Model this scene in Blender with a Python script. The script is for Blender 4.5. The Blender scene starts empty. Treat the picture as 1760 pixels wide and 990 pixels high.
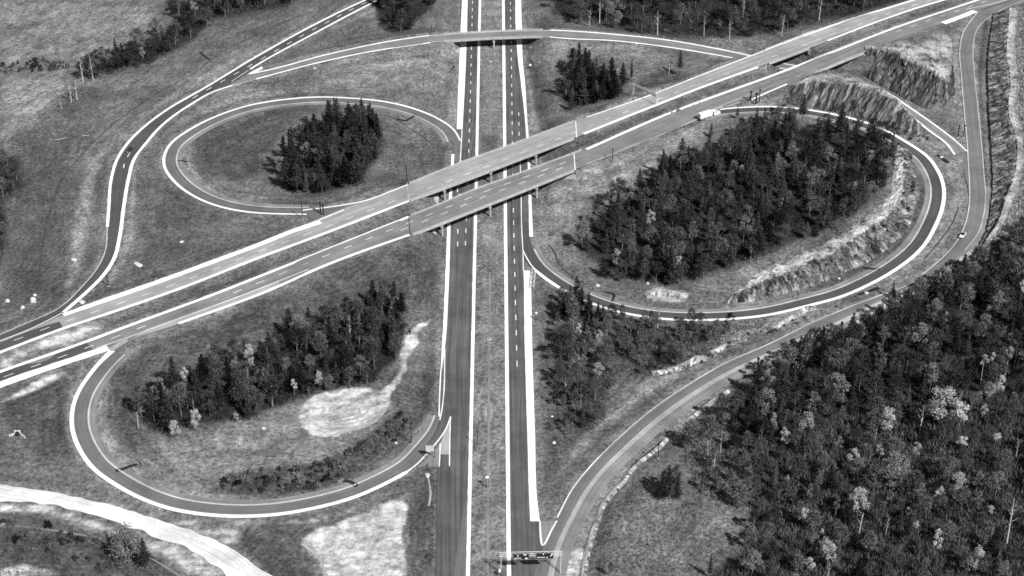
import bpy, math, random
import numpy as np
from mathutils import Vector, noise as mnoise

random.seed(7)
rng = np.random.default_rng(7)
SC = bpy.context.scene
COL = SC.collection

# ------------------------------------------------------------------ camera geometry
F = 2885.0                      # focal length in photograph pixels (1760 wide)
TH = math.radians(32.0)
H = 413.0
CS, SN = math.cos(TH), math.sin(TH)

def G(px, py, z=0.0):
    """world point at height z seen at photograph pixel px,py"""
    a = (px - 880.0) / F
    b = -(py - 495.0) / F
    dx, dy, dz = a, CS + b * SN, -SN + b * CS
    t = (z - H) / dz
    return (dx * t, dy * t, z)

def PX(x, y, z):
    """project world arrays to photograph pixels"""
    dz = z - H
    d = y * CS - dz * SN
    u = x / d
    v = (y * SN + dz * CS) / d
    return 880 + F * u, 495 - F * v

# ------------------------------------------------------------------ materials
MATS = {}
def nmat(name):
    m = bpy.data.materials.new(name)
    m.use_nodes = True
    nt = m.node_tree
    nt.nodes.clear()
    out = nt.nodes.new('ShaderNodeOutputMaterial')
    MATS[name] = m
    return m, nt, out

def N(nt, kind, **kw):
    n = nt.nodes.new(kind)
    for k, v in kw.items():
        if k.startswith('_'):
            n.inputs[int(k[1:])].default_value = v
        else:
            setattr(n, k, v)
    return n

def math_node(nt, op, a, b=None, clamp=False):
    n = nt.nodes.new('ShaderNodeMath'); n.operation = op; n.use_clamp = clamp
    for i, v in enumerate((a, b)):
        if v is None: continue
        if isinstance(v, (int, float)): n.inputs[i].default_value = v
        else: nt.links.new(v, n.inputs[i])
    return n.outputs[0]

def ramp(nt, fac, lo, hi, a=0.0, b=1.0, smooth=False):
    n = nt.nodes.new('ShaderNodeMapRange'); n.clamp = True
    if smooth: n.interpolation_type = 'SMOOTHSTEP'
    nt.links.new(fac, n.inputs[0])
    n.inputs[1].default_value = lo; n.inputs[2].default_value = hi
    n.inputs[3].default_value = a; n.inputs[4].default_value = b
    return n.outputs[0]

def noise_tex(nt, vec, scale, detail=4.0, rough=0.6, mapping=None):
    if mapping:
        mp = nt.nodes.new('ShaderNodeMapping')
        mp.inputs['Scale'].default_value = mapping
        nt.links.new(vec, mp.inputs['Vector']); vec = mp.outputs[0]
    n = nt.nodes.new('ShaderNodeTexNoise')
    n.inputs['Scale'].default_value = scale
    n.inputs['Detail'].default_value = detail
    n.inputs['Roughness'].default_value = rough
    nt.links.new(vec, n.inputs['Vector'])
    return n.outputs[0]

def mixv(nt, fac, a, b):
    n = nt.nodes.new('ShaderNodeMix'); n.data_type = 'FLOAT'
    for i, v in ((0, fac), (2, a), (3, b)):
        if isinstance(v, (int, float)): n.inputs[i].default_value = v
        else: nt.links.new(v, n.inputs[i])
    return n.outputs[0]

def finish(nt, out, val, rough=0.9, bump=None, bump_strength=0.5, bump_dist=0.3, spec=0.2):
    b = nt.nodes.new('ShaderNodeBsdfPrincipled')
    b.inputs['Roughness'].default_value = rough
    b.inputs['Specular IOR Level'].default_value = spec
    c = nt.nodes.new('ShaderNodeCombineColor')
    for i in range(3):
        if isinstance(val, (int, float)): c.inputs[i].default_value = val
        else: nt.links.new(val, c.inputs[i])
    nt.links.new(c.outputs[0], b.inputs['Base Color'])
    if bump is not None:
        bn = nt.nodes.new('ShaderNodeBump')
        bn.inputs['Strength'].default_value = bump_strength
        bn.inputs['Distance'].default_value = bump_dist
        nt.links.new(bump, bn.inputs['Height'])
        nt.links.new(bn.outputs[0], b.inputs['Normal'])
    nt.links.new(b.outputs[0], out.inputs[0])
    return b

def simple(name, base, var=0.25, scale=0.6, rough=0.85, spec=0.2, rand=0.0, detail=5):
    m, nt, out = nmat(name)
    tc = nt.nodes.new('ShaderNodeTexCoord')
    n = noise_tex(nt, tc.outputs['Object'], scale, detail, 0.65)
    v = ramp(nt, n, 0.25, 0.75, base * (1 - var), base * (1 + var))
    if rand:
        oi = nt.nodes.new('ShaderNodeObjectInfo')
        r = ramp(nt, oi.outputs['Random'], 0, 1, 1 - rand, 1 + rand)
        v = math_node(nt, 'MULTIPLY', v, r)
    finish(nt, out, v, rough, spec=spec)
    return m

def road_mat(name, base, streak=0.3, blotch=0.25, grain=0.25):
    """paving: wheel-track streaks along the road, blotches and grain"""
    m, nt, out = nmat(name)
    uv = nt.nodes.new('ShaderNodeUVMap'); uv.uv_map = 'road'
    geo = nt.nodes.new('ShaderNodeNewGeometry')
    s = noise_tex(nt, uv.outputs[0], 1.0, 3.0, 0.7, mapping=(0.9, 0.012, 1))
    b = noise_tex(nt, geo.outputs['Position'], 0.06, 5.0, 0.65)
    g = noise_tex(nt, geo.outputs['Position'], 1.6, 3.0, 0.8)
    v = ramp(nt, s, 0.3, 0.7, 1 - streak, 1 + streak)
    v = math_node(nt, 'MULTIPLY', v, ramp(nt, b, 0.3, 0.7, 1 - blotch, 1 + blotch))
    v = math_node(nt, 'MULTIPLY', v, ramp(nt, g, 0.25, 0.75, 1 - grain, 1 + grain))
    v = math_node(nt, 'MULTIPLY', v, base)
    finish(nt, out, v, 0.9, spec=0.15)
    return m

def foliage(name, lo, hi, var=0.45, scale=0.5, trans=0.0):
    m, nt, out = nmat(name)
    oi = nt.nodes.new('ShaderNodeObjectInfo')
    tc = nt.nodes.new('ShaderNodeTexCoord')
    n = noise_tex(nt, tc.outputs['Object'], scale, 3.0, 0.7)
    v = ramp(nt, oi.outputs['Random'], 0, 1, lo, hi)
    v = math_node(nt, 'MULTIPLY', v, ramp(nt, n, 0.3, 0.7, 1 - var, 1 + var))
    c = nt.nodes.new('ShaderNodeCombineColor')
    for i in range(3): nt.links.new(v, c.inputs[i])
    d = nt.nodes.new('ShaderNodeBsdfDiffuse')
    nt.links.new(c.outputs[0], d.inputs[0])
    if trans:
        t = nt.nodes.new('ShaderNodeBsdfTranslucent'); nt.links.new(c.outputs[0], t.inputs[0])
        mx = nt.nodes.new('ShaderNodeMixShader'); mx.inputs[0].default_value = trans
        nt.links.new(d.outputs[0], mx.inputs[1]); nt.links.new(t.outputs[0], mx.inputs[2])
        nt.links.new(mx.outputs[0], out.inputs[0])
    else:
        nt.links.new(d.outputs[0], out.inputs[0])
    return m

road_mat('asphalt_dark', 0.094, 0.42, 0.28, 0.28)
road_mat('asphalt_ramp', 0.075, 0.22, 0.2, 0.22)
road_mat('asphalt_loop', 0.135, 0.2, 0.2, 0.22)
road_mat('concrete_road', 0.29, 0.26, 0.22, 0.22)
road_mat('concrete_dull', 0.19, 0.28, 0.24, 0.22)
road_mat('gravel_ramp', 0.150, 0.2, 0.2, 0.25)
road_mat('gravel_light', 0.34, 0.25, 0.25, 0.3)
road_mat('gravel_shoulder', 0.20, 0.2, 0.3, 0.35)
road_mat('shoulder_white', 0.80, 0.10, 0.14, 0.10)
road_mat('line_white', 0.72, 0.1, 0.2, 0.12)
road_mat('line_worn', 0.46, 0.1, 0.3, 0.25)
road_mat('dirt_road', 0.62, 0.26, 0.30, 0.18)
road_mat('gore_light', 0.33, 0.1, 0.15, 0.15)
simple('concrete', 0.36, 0.3, 0.35)
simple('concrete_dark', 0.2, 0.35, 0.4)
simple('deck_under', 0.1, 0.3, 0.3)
simple('metal_light', 0.62, 0.15, 0.8, 0.5, 0.4)
simple('post_dark', 0.03, 0.3, 0.8)
simple('sign_dark', 0.02, 0.2, 0.6, 0.6)
simple('sign_white', 0.8, 0.08, 0.6, 0.6)
simple('sign_back', 0.5, 0.15, 0.8, 0.6)
simple('car_black', 0.02, 0.2, 0.8, 0.25, 0.5)
simple('car_white', 0.75, 0.1, 0.8, 0.3, 0.5)
simple('car_glass', 0.03, 0.2, 0.8, 0.1, 0.6)
simple('tyre', 0.02, 0.2, 1.0)
simple('chrome', 0.5, 0.1, 1.0, 0.2, 0.7)
simple('bark_dark', 0.05, 0.4, 0.8, rand=0.3)
simple('bark_grey', 0.15, 0.4, 0.6, rand=0.4)
simple('bark_pale', 0.5, 0.3, 0.6, rand=0.2)
simple('boulder_pale', 0.55, 0.3, 0.5)
simple('turf_dark', 0.05, 0.6, 0.5)
simple('gutter_dark', 0.022, 0.35, 0.8)
foliage('needles', 0.010, 0.055, 0.6, 0.45)
foliage('leaf_dark', 0.010, 0.082, 0.6, 0.5)
foliage('thicket', 0.010, 0.014, 0.6, 0.3)  # near-black leaf tone puts deeper shade between the trees into the colour
foliage('leaf_grey', 0.22, 0.27, 0.45, 0.5, .35)
foliage('leaf_mid', 0.09, 0.24, 0.5, 0.5, .25)
foliage('leaf_pale', 0.36, 0.62, 0.4, 0.5, .3)
foliage('twig_grey', 0.05, 0.15, 0.5, 0.4)
foliage('brush_dark', 0.02, 0.03, 0.65, 0.25)
foliage('brush', 0.075, 0.11, 0.65, 0.25)

def rock_mat(name, lo, hi, top=0.6, stretch=(0.62, 0.085, 1), n0=.42, n1=.60):
    m, nt, out = nmat(name)
    geo = nt.nodes.new('ShaderNodeNewGeometry')
    p = geo.outputs['Position']
    at = nt.nodes.new('ShaderNodeAttribute'); at.attribute_name = 'strat'
    s = noise_tex(nt, at.outputs['Vector'], 1.0, 6.0, 0.8, mapping=stretch)
    g = noise_tex(nt, p, 0.8, 5.0, 0.75)
    b = noise_tex(nt, p, 0.12, 5.0, 0.7)
    def cells(scale, mp, feat):
        m_ = nt.nodes.new('ShaderNodeMapping'); m_.inputs['Scale'].default_value = mp
        nt.links.new(at.outputs['Vector'], m_.inputs['Vector'])
        vo = nt.nodes.new('ShaderNodeTexVoronoi'); vo.feature = feat; vo.inputs['Scale'].default_value = scale
        nt.links.new(m_.outputs[0], vo.inputs['Vector']); return vo
    blk = cells(1.0, (.45, .30, 0), 'F1'); crk = cells(1.0, (.45, .30, 0), 'DISTANCE_TO_EDGE')
    sx = nt.nodes.new('ShaderNodeSeparateXYZ'); nt.links.new(blk.outputs['Color'], sx.inputs[0])
    v = ramp(nt, s, n0, n1, lo, hi)
    v = math_node(nt, 'MULTIPLY', v, ramp(nt, g, 0.3, 0.7, 0.5, 1.5))
    v = math_node(nt, 'MULTIPLY', v, ramp(nt, sx.outputs[0], 0, 1, 0.45, 1.5))
    v = math_node(nt, 'MULTIPLY', v, ramp(nt, crk.outputs['Distance'], 0.0, 0.14, 0.3, 1.0))
    sep = nt.nodes.new('ShaderNodeSeparateXYZ'); nt.links.new(at.outputs['Vector'], sep.inputs[0])
    up = sep.outputs[2]       # 1 on the bare stripped top, 0 on the face
    k = math_node(nt, 'MULTIPLY', up, ramp(nt, b, 0.36, 0.6, 0.0, 1.0))
    k = math_node(nt, 'MULTIPLY', k, ramp(nt, g, 0.3, 0.55, 0.25, 1.0))
    v = mixv(nt, k, v, top)
    finish(nt, out, v, 0.95, bump=s, bump_strength=1.0, bump_dist=0.6, spec=0.1)
    return m
rock_mat('rock_face', 0.02, 0.20, 0.60, (0.55, 0.19, 1))
rock_mat('rock_mid', 0.03, 0.26, 0.56, (0.42, 0.24, 1))
rock_mat('rock_bank', 0.08, 0.34, 0.60, (0.3, 0.24, 1))
rock_mat('rock_pale', 0.03, 0.40, 0.66, (0.2, 0.2, 1), .40, .66)
rock_mat('rock_ledge', 0.22, 0.50, 0.62, (0.3, 0.3, 1), .36, .62)

# ------------------------------------------------------------------ object helpers
def mesh_data(name, verts, faces, mats, fmat=None, uv=None, smooth=False, attr=None):
    me = bpy.data.meshes.new(name)
    verts = np.asarray(verts, dtype=np.float32)
    me.from_pydata(verts.tolist(), [], [tuple(f) for f in faces])
    for m in (mats if isinstance(mats, (list, tuple)) else [mats]):
        me.materials.append(MATS[m])
    if fmat is not None:
        me.polygons.foreach_set('material_index', np.asarray(fmat, dtype=np.int32))
    if uv is not None:
        l = me.uv_layers.new(name='road')
        idx = np.empty(len(me.loops), dtype=np.int32); me.loops.foreach_get('vertex_index', idx)
        l.data.foreach_set('uv', np.asarray(uv, dtype=np.float32)[idx].ravel())
    if attr is not None:
        for k, v in attr.items():
            v = np.asarray(v, dtype=np.float32)
            if v.ndim == 2:
                a = me.attributes.new(k, 'FLOAT_VECTOR', 'POINT'); a.data.foreach_set('vector', v.ravel())
            else:
                a = me.attributes.new(k, 'FLOAT', 'POINT'); a.data.foreach_set('value', v)
    if smooth:
        me.polygons.foreach_set('use_smooth', np.ones(len(me.polygons), dtype=bool))
    me.update()
    return me

def link(name, data, parent=None, loc=None, rotz=None, scale=None):
    o = bpy.data.objects.new(name, data)
    COL.objects.link(o)
    if parent is not None: o.parent = parent
    if loc is not None: o.location = loc
    if rotz is not None: o.rotation_euler = (0, 0, rotz)
    if scale is not None: o.scale = scale
    return o

def tag(o, label=None, cat=None, group=None, kind=None):
    if label: o['label'] = label
    if cat: o['category'] = cat
    if group: o['group'] = group
    if kind: o['kind'] = kind
    return o

def thing(name, label, cat, loc=(0, 0, 0), rotz=0.0, group=None):
    return tag(link(name, None, None, loc, rotz), label, cat, group)

class MB:
    """collects shapes into one mesh"""
    def __init__(s): s.v = []; s.f = []
    def add(s, vs, fs):
        n = len(s.v); s.v += [tuple(v) for v in vs]; s.f += [tuple(i + n for i in f) for f in fs]; return s
    def box(s, c, d, rz=0.0, taper=1.0):
        x, y, z = d[0] / 2, d[1] / 2, d[2] / 2
        vs = []
        for sx, sy, sz in ((-1,-1,-1),(1,-1,-1),(1,1,-1),(-1,1,-1),(-1,-1,1),(1,-1,1),(1,1,1),(-1,1,1)):
            k = taper if sz > 0 else 1.0
            a, b = sx * x * k, sy * y * k
            vs.append((c[0] + a * math.cos(rz) - b * math.sin(rz), c[1] + a * math.sin(rz) + b * math.cos(rz), c[2] + sz * z))
        return s.add(vs, [(0,3,2,1),(4,5,6,7),(0,1,5,4),(1,2,6,5),(2,3,7,6),(3,0,4,7)])
    def tube(s, pts, radii, n=6, cap=True):
        rings = []
        for i, p in enumerate(pts):
            p = Vector(p)
            a = Vector(pts[max(i - 1, 0)]); b = Vector(pts[min(i + 1, len(pts) - 1)])
            d = (b - a).normalized()
            q = d.cross(Vector((0, 0, 1)))
            if q.length < 1e-3: q = Vector((1, 0, 0))
            q.normalize(); w = d.cross(q).normalized()
            r = radii[i] if isinstance(radii, (list, tuple)) else radii
            rings.append([p + (q * math.cos(2 * math.pi * k / n) + w * math.sin(2 * math.pi * k / n)) * r for k in range(n)])
        vs = [v for r in rings for v in r]
        fs = []
        for i in range(len(pts) - 1):
            for k in range(n):
                fs.append((i * n + k, i * n + (k + 1) % n, (i + 1) * n + (k + 1) % n, (i + 1) * n + k))
        if cap:
            fs.append(tuple(range(n))[::-1]); fs.append(tuple((len(pts) - 1) * n + k for k in range(n)))
        return s.add(vs, fs)
    def prism(s, outline, y0, y1):
        """outline in (x,z), extruded along y"""
        n = len(outline)
        vs = [(x, y0, z) for x, z in outline] + [(x, y1, z) for x, z in outline]
        fs = [tuple(range(n)), tuple(range(n, 2 * n))[::-1]]
        for i in range(n):
            j = (i + 1) % n
            fs.append((i, i + n, j + n, j))
        return s.add(vs, fs)
    def data(s, name, mat): return mesh_data(name, s.v, s.f, mat)
    def build(s, name, mat, parent=None, loc=None, rotz=None):
        return link(name, s.data(name, mat), parent, loc, rotz)

# ------------------------------------------------------------------ splines and road sheets
def catmull(pts, step=2.0):
    P = np.asarray(pts, float)
    if len(P) == 2:
        n = max(2, int(np.linalg.norm(P[1] - P[0]) / step) + 1)
        t = np.linspace(0, 1, n)[:, None]
        return P[0] * (1 - t) + P[1] * t
    Q = np.vstack([2 * P[0] - P[1], P, 2 * P[-1] - P[-2]])
    out = []
    for i in range(1, len(Q) - 2):
        p0, p1, p2, p3 = Q[i - 1], Q[i], Q[i + 1], Q[i + 2]
        # centripetal-ish via chord scaled tangents
        d01 = np.linalg.norm(p1 - p0) + 1e-6; d12 = np.linalg.norm(p2 - p1) + 1e-6; d23 = np.linalg.norm(p3 - p2) + 1e-6
        m1 = ((p1 - p0) / d01 * d12 + (p2 - p1) / d12 * d01) / (d01 + d12) * d12
        m2 = ((p2 - p1) / d12 * d23 + (p3 - p2) / d23 * d12) / (d12 + d23) * d12
        n = max(2, int(d12 / step))
        for k in range(n):
            t = k / n
            h = (2*t**3 - 3*t**2 + 1, t**3 - 2*t**2 + t, -2*t**3 + 3*t**2, t**3 - t**2)
            out.append(h[0] * p1 + h[1] * m1 + h[2] * p2 + h[3] * m2)
    out.append(P[-1])
    return np.array(out)

def resample(p, n):
    d = np.r_[0, np.cumsum(np.linalg.norm(np.diff(p[:, :2], axis=0), axis=1))]
    t = np.linspace(0, d[-1], n)
    return np.stack([np.interp(t, d, p[:, k]) for k in range(3)], 1)

def smooth(p, it=3):
    p = p.copy()
    for _ in range(it):
        p[1:-1] = 0.5 * p[1:-1] + 0.25 * (p[:-2] + p[2:])
    return p

def path(pts, step=2.0, it=4):
    """photograph trace [(px,py,z)...] -> smooth world polyline with even spacing"""
    w = catmull([G(*p) for p in pts], step)
    L = np.sum(np.linalg.norm(np.diff(w, axis=0), axis=1))
    w = resample(w, max(3, int(L / step) + 1))
    return smooth(w, it)

def normals(p):
    t = np.gradient(p[:, :2], axis=0)
    t /= np.linalg.norm(t, axis=1)[:, None] + 1e-9
    return np.stack([-t[:, 1], t[:, 0]], 1)

def offset(p, d):
    n = normals(p)
    q = p.copy()
    q[:, :2] += n * (np.asarray(d).reshape(-1, 1) if np.ndim(d) else d)
    return q

def keyed(n, keys):
    """keys: number or [(fraction,value)...]"""
    if isinstance(keys, (int, float)): return np.full(n, float(keys))
    s = np.linspace(0, 1, n)
    return np.interp(s, [k[0] for k in keys], [k[1] for k in keys])

FOOT = []      # (road id, samples x,y,z,halfwidth)

def strip(name, left, right, mat, dz=0.0, parent=None, cross=1):
    n = len(left)
    L = left.copy(); R = right.copy()
    s = np.r_[0, np.cumsum(np.linalg.norm(np.diff((L + R)[:, :2] / 2, axis=0), axis=1))]
    V = []; U = []
    for k in range(cross + 1):
        t = k / cross
        q = L * (1 - t) + R * t
        q[:, 2] += dz
        V.append(q)
        w = np.linalg.norm((L - R)[:, :2], axis=1)
        U.append(np.stack([w * t, s], 1))
    m = cross + 1
    V = np.stack(V, 1).reshape(-1, 3); U = np.stack(U, 1).reshape(-1, 2)
    f = []
    for i in range(n - 1):
        for k in range(cross):
            f.append((i * m + k, (i + 1) * m + k, (i + 1) * m + k + 1, i * m + k + 1))
    me = mesh_data(name, V, f, mat, uv=U)
    # make faces look up
    o = link(name, me, parent)
    if parent is None: tag(o, kind='structure')
    return o

def sheet(name, lpts, rpts, mat, dz=0.0, foot=None, skip=None, step=2.5, it=3):
    l = path(lpts, step, it); r = path(rpts, step, it)
    n = max(len(l), len(r))
    l = resample(l, n); r = resample(r, n)
    o = strip(name, l, r, mat, dz, cross=3)
    if foot is not None:
        c = (l + r) / 2; hw = np.linalg.norm((l - r)[:, :2], axis=1) / 2
        register(foot, c, hw, skip)
    return l, r

def register(rid, c, hw, skip=None):
    hw = np.broadcast_to(np.asarray(hw, float), (len(c),))
    keep = np.ones(len(c), bool)
    if skip is not None:
        px, py = PX(c[:, 0], c[:, 1], c[:, 2])
        for lo, hi in skip: keep &= ~((px > lo) & (px < hi))
    FOOT.append((rid, np.c_[c, hw][keep]))

def line(name, pts, width, mat, dz, step=2.0, it=3):
    """a painted line or white shoulder: width in metres, number or [(fraction,width)]"""
    p = path(pts, step, it)
    w = keyed(len(p), width) / 2
    w = w * np.array([1 + .14 * mnoise.noise((q[0] * .22, q[1] * .22, 3)) + .10 * mnoise.noise((q[0] * .7, q[1] * .7, 9)) for q in p])
    return strip(name, offset(p, w), offset(p, -w), mat, dz)

def dashes(name, rows, mat='line_white', dz=0.03, dash=4.4, period=12.2, width=0.32):
    V = []; Fc = []; U = []
    for pts, ph in rows:
        p = path(pts, 1.0, 1)
        s = np.r_[0, np.cumsum(np.linalg.norm(np.diff(p[:, :2], axis=0), axis=1))]
        nn = normals(p)
        a = ph
        while a + dash < s[-1]:
            q = []
            for t in (a, a + dash):
                c = np.array([np.interp(t, s, p[:, k]) for k in range(3)])
                m = np.array([np.interp(t, s, nn[:, k]) for k in range(2)])
                q.append((c, m))
            n = len(V)
            for (c, m), sg in ((q[0], 1), (q[1], 1), (q[1], -1), (q[0], -1)):
                V.append((c[0] + m[0] * sg * width / 2, c[1] + m[1] * sg * width / 2, c[2] + dz)); U.append((0.1 * sg, a))
            Fc.append((n, n + 1, n + 2, n + 3))
            a += period * random.uniform(0.97, 1.03)
    o = link(name, mesh_data(name, V, Fc, mat, uv=U)); tag(o, kind='structure')
    return o
# ------------------------------------------------------------------ roads
def zc(x):
    return float(np.interp(x, [-80, 0, 200, 400, 650, 1000, 1150, 1350, 1500, 1700, 1850], [4.6, 5, 5.3, 6.2, 7.5, 7.8, 9.2, 13, 14, 15, 15.5]))
def X(pts): return [(x, y, zc(x)) for x, y in pts]
def Z0(pts, z=0.0): return [(x, y, z) for x, y in pts]

# --- main highway (level, z = 0), two carriageways
sheet('main_road', Z0([(795,-60),(792,0),(786,222),(777,262),(770,375),(765,496),(756,690),(756,720),(752,800),(749,990),(748,1060)]),
      Z0([(824.2,-60),(822.9,0),(800.8,990),(799.2,1060)]), 'asphalt_dark', 0.0, foot='main_l')
def straight(pts, n=400):
    return resample(np.array([G(*p) for p in pts]), n)
def white(name, l, r, dz=0.03, mat='shoulder_white', z=0.0, zf=None):
    f = (lambda p: [(x, y, zf(x)) for x, y in p]) if zf else (lambda p: Z0(p, z))
    a = catmull([G(*p) for p in f(l)], 3.0); b = catmull([G(*p) for p in f(r)], 3.0)
    n = max(len(a), len(b), 3); a = resample(a, n); b = resample(b, n)
    register('edge', (a + b) / 2, np.linalg.norm((a - b)[:, :2], axis=1) / 2 + .3)
    wv = np.array([.16 * mnoise.noise((a[i, 0] * .3, a[i, 1] * .3, 5)) for i in range(n)])
    return strip(name, offset(a, wv), b, mat, dz)
ml = straight(Z0([(865,-60),(866,0),(876,990),(877,1060)])); mr = straight(Z0([(884,-60),(885.5,0),(887,60),(891,100),(897,150),(902,200),(906,238),(909,327),(909.7,397),(904,430),(900.5,465),(902.5,600),(907,744),(911.5,893),(927.5,897),(932.5,941),(945,990),(955,1060)]))
# pair both edges by their distance along the road
ys = np.linspace(ml[:, 1].min(), ml[:, 1].max(), 400)
def by_y(p): p = p[np.argsort(p[:, 1])]; return np.c_[np.interp(ys, p[:, 1], p[:, 0]), ys, np.zeros(len(ys))]
ml, mr = by_y(ml), by_y(mr)
strip('main_road', ml, mr, 'asphalt_dark', 0.0, cross=3); register('main_r', (ml + mr) / 2, np.abs(mr - ml)[:, 0] / 2)
white('road_shoulder', [(797,-60),(794,0),(791.5,54),(788.5,125),(785,222)], [(806.5,-60),(803.8,0),(802.6,54),(800,125),(795,222)])
white('road_shoulder', [(775.8,265),(769.5,375),(764.5,496),(759.5,595),(756.8,640)], [(781,265),(775,375),(771.2,496),(765,595),(758.6,640)])
white('road_shoulder', [(824.2,-60),(822.9,0),(800.8,990),(799.2,1060)], [(828.2,-60),(827,0),(807.6,990),(806.2,1060)])
white('road_shoulder', [(862.2,-60),(862.7,0),(871,990),(871.6,1060)], [(866.9,-60),(867.5,0),(878.5,990),(879.3,1060)])
white('road_shoulder', [(883,-60),(885.5,0),(886.5,50),(890,100),(896.3,150),(901.8,200),(904.6,238),(908.3,327),(909.6,400),(910,407)],
      [(893.5,-60),(895.5,0),(897,50),(898.3,100),(903,150),(905.8,200),(908.8,238),(912.8,327),(915.8,400),(916.2,407)])
white('road_shoulder', [(900,465),(902,600),(906.3,744),(910,870),(911.3,896)], [(912.6,465),(915,600),(919.6,744),(924.5,870),(928,896)])
line('road_line', Z0([(794.2,222),(792.8,248),(790,290),(786,330)]), 0.5, 'line_white', 0.04)
line('road_line', Z0([(893.5,262),(895.5,327),(897,400),(898.8,430),(899.6,465)]), 0.45, 'line_white', 0.04)
line('road_line', Z0([(757.6,636),(755.2,690),(754.6,716)]), 0.6, 'line_white', 0.04)
line('road_line', Z0([(764.6,600),(761.5,690),(759,708),(756,722)]), 0.5, 'line_white', 0.045)
line('road_line', Z0([(774.3,716),(773.4,742),(772.5,801)]), 0.5, 'line_white', 0.05)
line('road_line', Z0([(756.5,762),(756,782),(755,802)]), 0.5, 'line_white', 0.05)
line('road_line', Z0([(928,896),(930,930),(932.2,941),(936,936),(945,917),(957,895)]), 0.65, 'line_white', 0.05, it=1)
# light paved gores
def patch(name, pts, z, mat, dz, kind='structure'):
    v = [G(x, y, z) for x, y in pts]
    v = [(a, b, c + dz) for a, b, c in v]
    return tag(link(name, mesh_data(name, v, [tuple(range(len(v)))], mat, uv=[(p[0], p[1]) for p in v])), kind=kind)
patch('gore_paving', [(757,762),(764,744),(773,722),(773,781),(757,781)], 0, 'gore_light', 0.04)
patch('gore_paving', [(735,789),(757,763),(756,802),(713,804)], 0, 'gravel_shoulder', 0.015)
patch('gore_paving', [(928.5,896),(957,896),(936,935),(932,940)], 0, 'gravel_shoulder', 0.03)
# lane lines of the main highway
dashes('lane_markings', [(Z0([(813.5,-60),(812.2,0),(806,248),(803,340),(800.5,400),(799.3,437)]), 2), (Z0([(793.5,270),(789,340),(787.3,380),(786.3,437)]), 4),
                 (Z0([(876.5,-60),(877.3,0),(880.5,225),(882.5,370),(885,480),(889,640)]), 3), (Z0([(891.5,192),(892.5,245)]), 1)], width=0.42)

sheet('road_surfacing', Z0([(757,690),(756.5,712),(753,730),(744,750),(730,767)]), Z0([(764,690),(773,716),(766,741),(757.5,754),(746,767)]), 'asphalt_dark', 0.035)
# --- crossing highway, two raised carriageways
N_OUT = [(-60,611),(0,588),(50,567),(108,541),(188,511.5),(240,494),(351,453),(440,420),(502,395),(546,377),(590,358),(640,341),(700,317.5),(790,281),(880,249),(990,208),(1055,185),(1125,159.5),(1210,126),(1271,103),(1320,84),(1420,46.6),(1570,-1),(1760,-63)]
N_IN = [(-60,627),(0,605.5),(102,567),(208,531.5),(308,496.5),(440,445),(565,398.5),(665,360),(703,345.5),(816,303.5),(880,278.5),(990,236),(1003,230.5),(1128,181),(1205,151),(1303,115.5),(1390,83),(1422,70.5),(1513,36),(1590,10),(1626,0),(1760,-45)]
S_IN = [(-60,661),(0,639),(150,586.5),(213,563),(396,495),(440,477.5),(703,372.5),(760,350),(816,326.5),(880,303.5),(988,263.5),(1008,256),(1155,192.5),(1256,155),(1320,132),(1445,83.5),(1520,54),(1683,-1),(1760,-28)]
S_OUT = [(-60,689),(0,666),(100,632),(186,601),(240,580),(307,557),(440,509),(553,459.5),(686,411),(706,404),(776,377),(816,361),(880,335.5),(988,292),(1088,251),(1140,231),(1200,206),(1278,171),(1320,159),(1352,146),(1400,126),(1440,108.5),(1483,91.5),(1520,76),(1620,40),(1676,20),(1728,3),(1800,-20)]
sheet('highway', X(N_OUT), X(N_IN), 'concrete_road', 0.02, foot='n', skip=[(694,998),(1296,1404)])
sheet('highway', X(S_IN), X(S_OUT), 'concrete_dull', 0.02, foot='s', skip=[(697,1006),(1296,1500)])
sl_ = path(X(S_IN), 2.5, 3); sr_ = path(X(S_OUT), 2.5, 3); n_ = max(len(sl_), len(sr_)); sl_ = resample(sl_, n_); sr_ = resample(sr_, n_)
register('s', sl_ * .22 + sr_ * .78, np.linalg.norm((sl_ - sr_)[:, :2], axis=1) * .22, [(-200, 1296), (1392, 2200)])  # ground kept only under the south part, shaped so the gap falls in shade
# newer dark surfacing at the west end
sheet('road_surfacing', X([(-60,612),(0,589),(50,569),(102,552.5)]), X([(-60,625),(0,604),(60,582),(109,563.5)]), 'asphalt_ramp', 0.04)
sheet('road_surfacing', X([(-60,663),(0,641),(100,605),(149,588.5)]), X([(-60,684),(0,660),(100,624),(159,600.5)]), 'asphalt_ramp', 0.04)
# pale unworn surfacing along the outer lanes near the west gores
sheet('road_surfacing', X([(252,565.5),(307,546),(440,497.5),(480,482)]), X([(230,580),(307,556),(440,508),(480,491)]), 'gore_light', 0.035)
# white shoulders and lines
line('road_shoulder', X([(109,541.5),(188,513.5),(240.5,495.5),(351,455.5),(440,422.5),(502.6,397.5),(551,381)]), [(0,2.6),(.1,3.4),(.8,3.2),(1,3.6)], 'shoulder_white', 0.06)
line('road_line', X([(548,378),(570,369.5),(591,361)]), 0.9, 'shoulder_white', 0.06)
line('road_line', X([(440,433),(552,385),(600,366),(655,348)]), 0.35, 'line_worn', 0.06)
line('road_line', X([(-60,608),(0,586),(50,566.5),(80,552),(107,538)]), 0.55, 'line_white', 0.06)
line('road_shoulder', X(N_IN[:9]), [(0,1.9),(.9,1.9),(1,1.4)], 'shoulder_white', 0.06)
line('road_shoulder', X([(1003,230),(1128,180.5),(1205,150.5),(1303,115.5)]), 2.0, 'shoulder_white', 0.06)
line('road_shoulder', X([(1422,70),(1513,35.5),(1590,9.5),(1626,-1),(1760,-45)]), 1.5, 'shoulder_white', 0.06)
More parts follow.
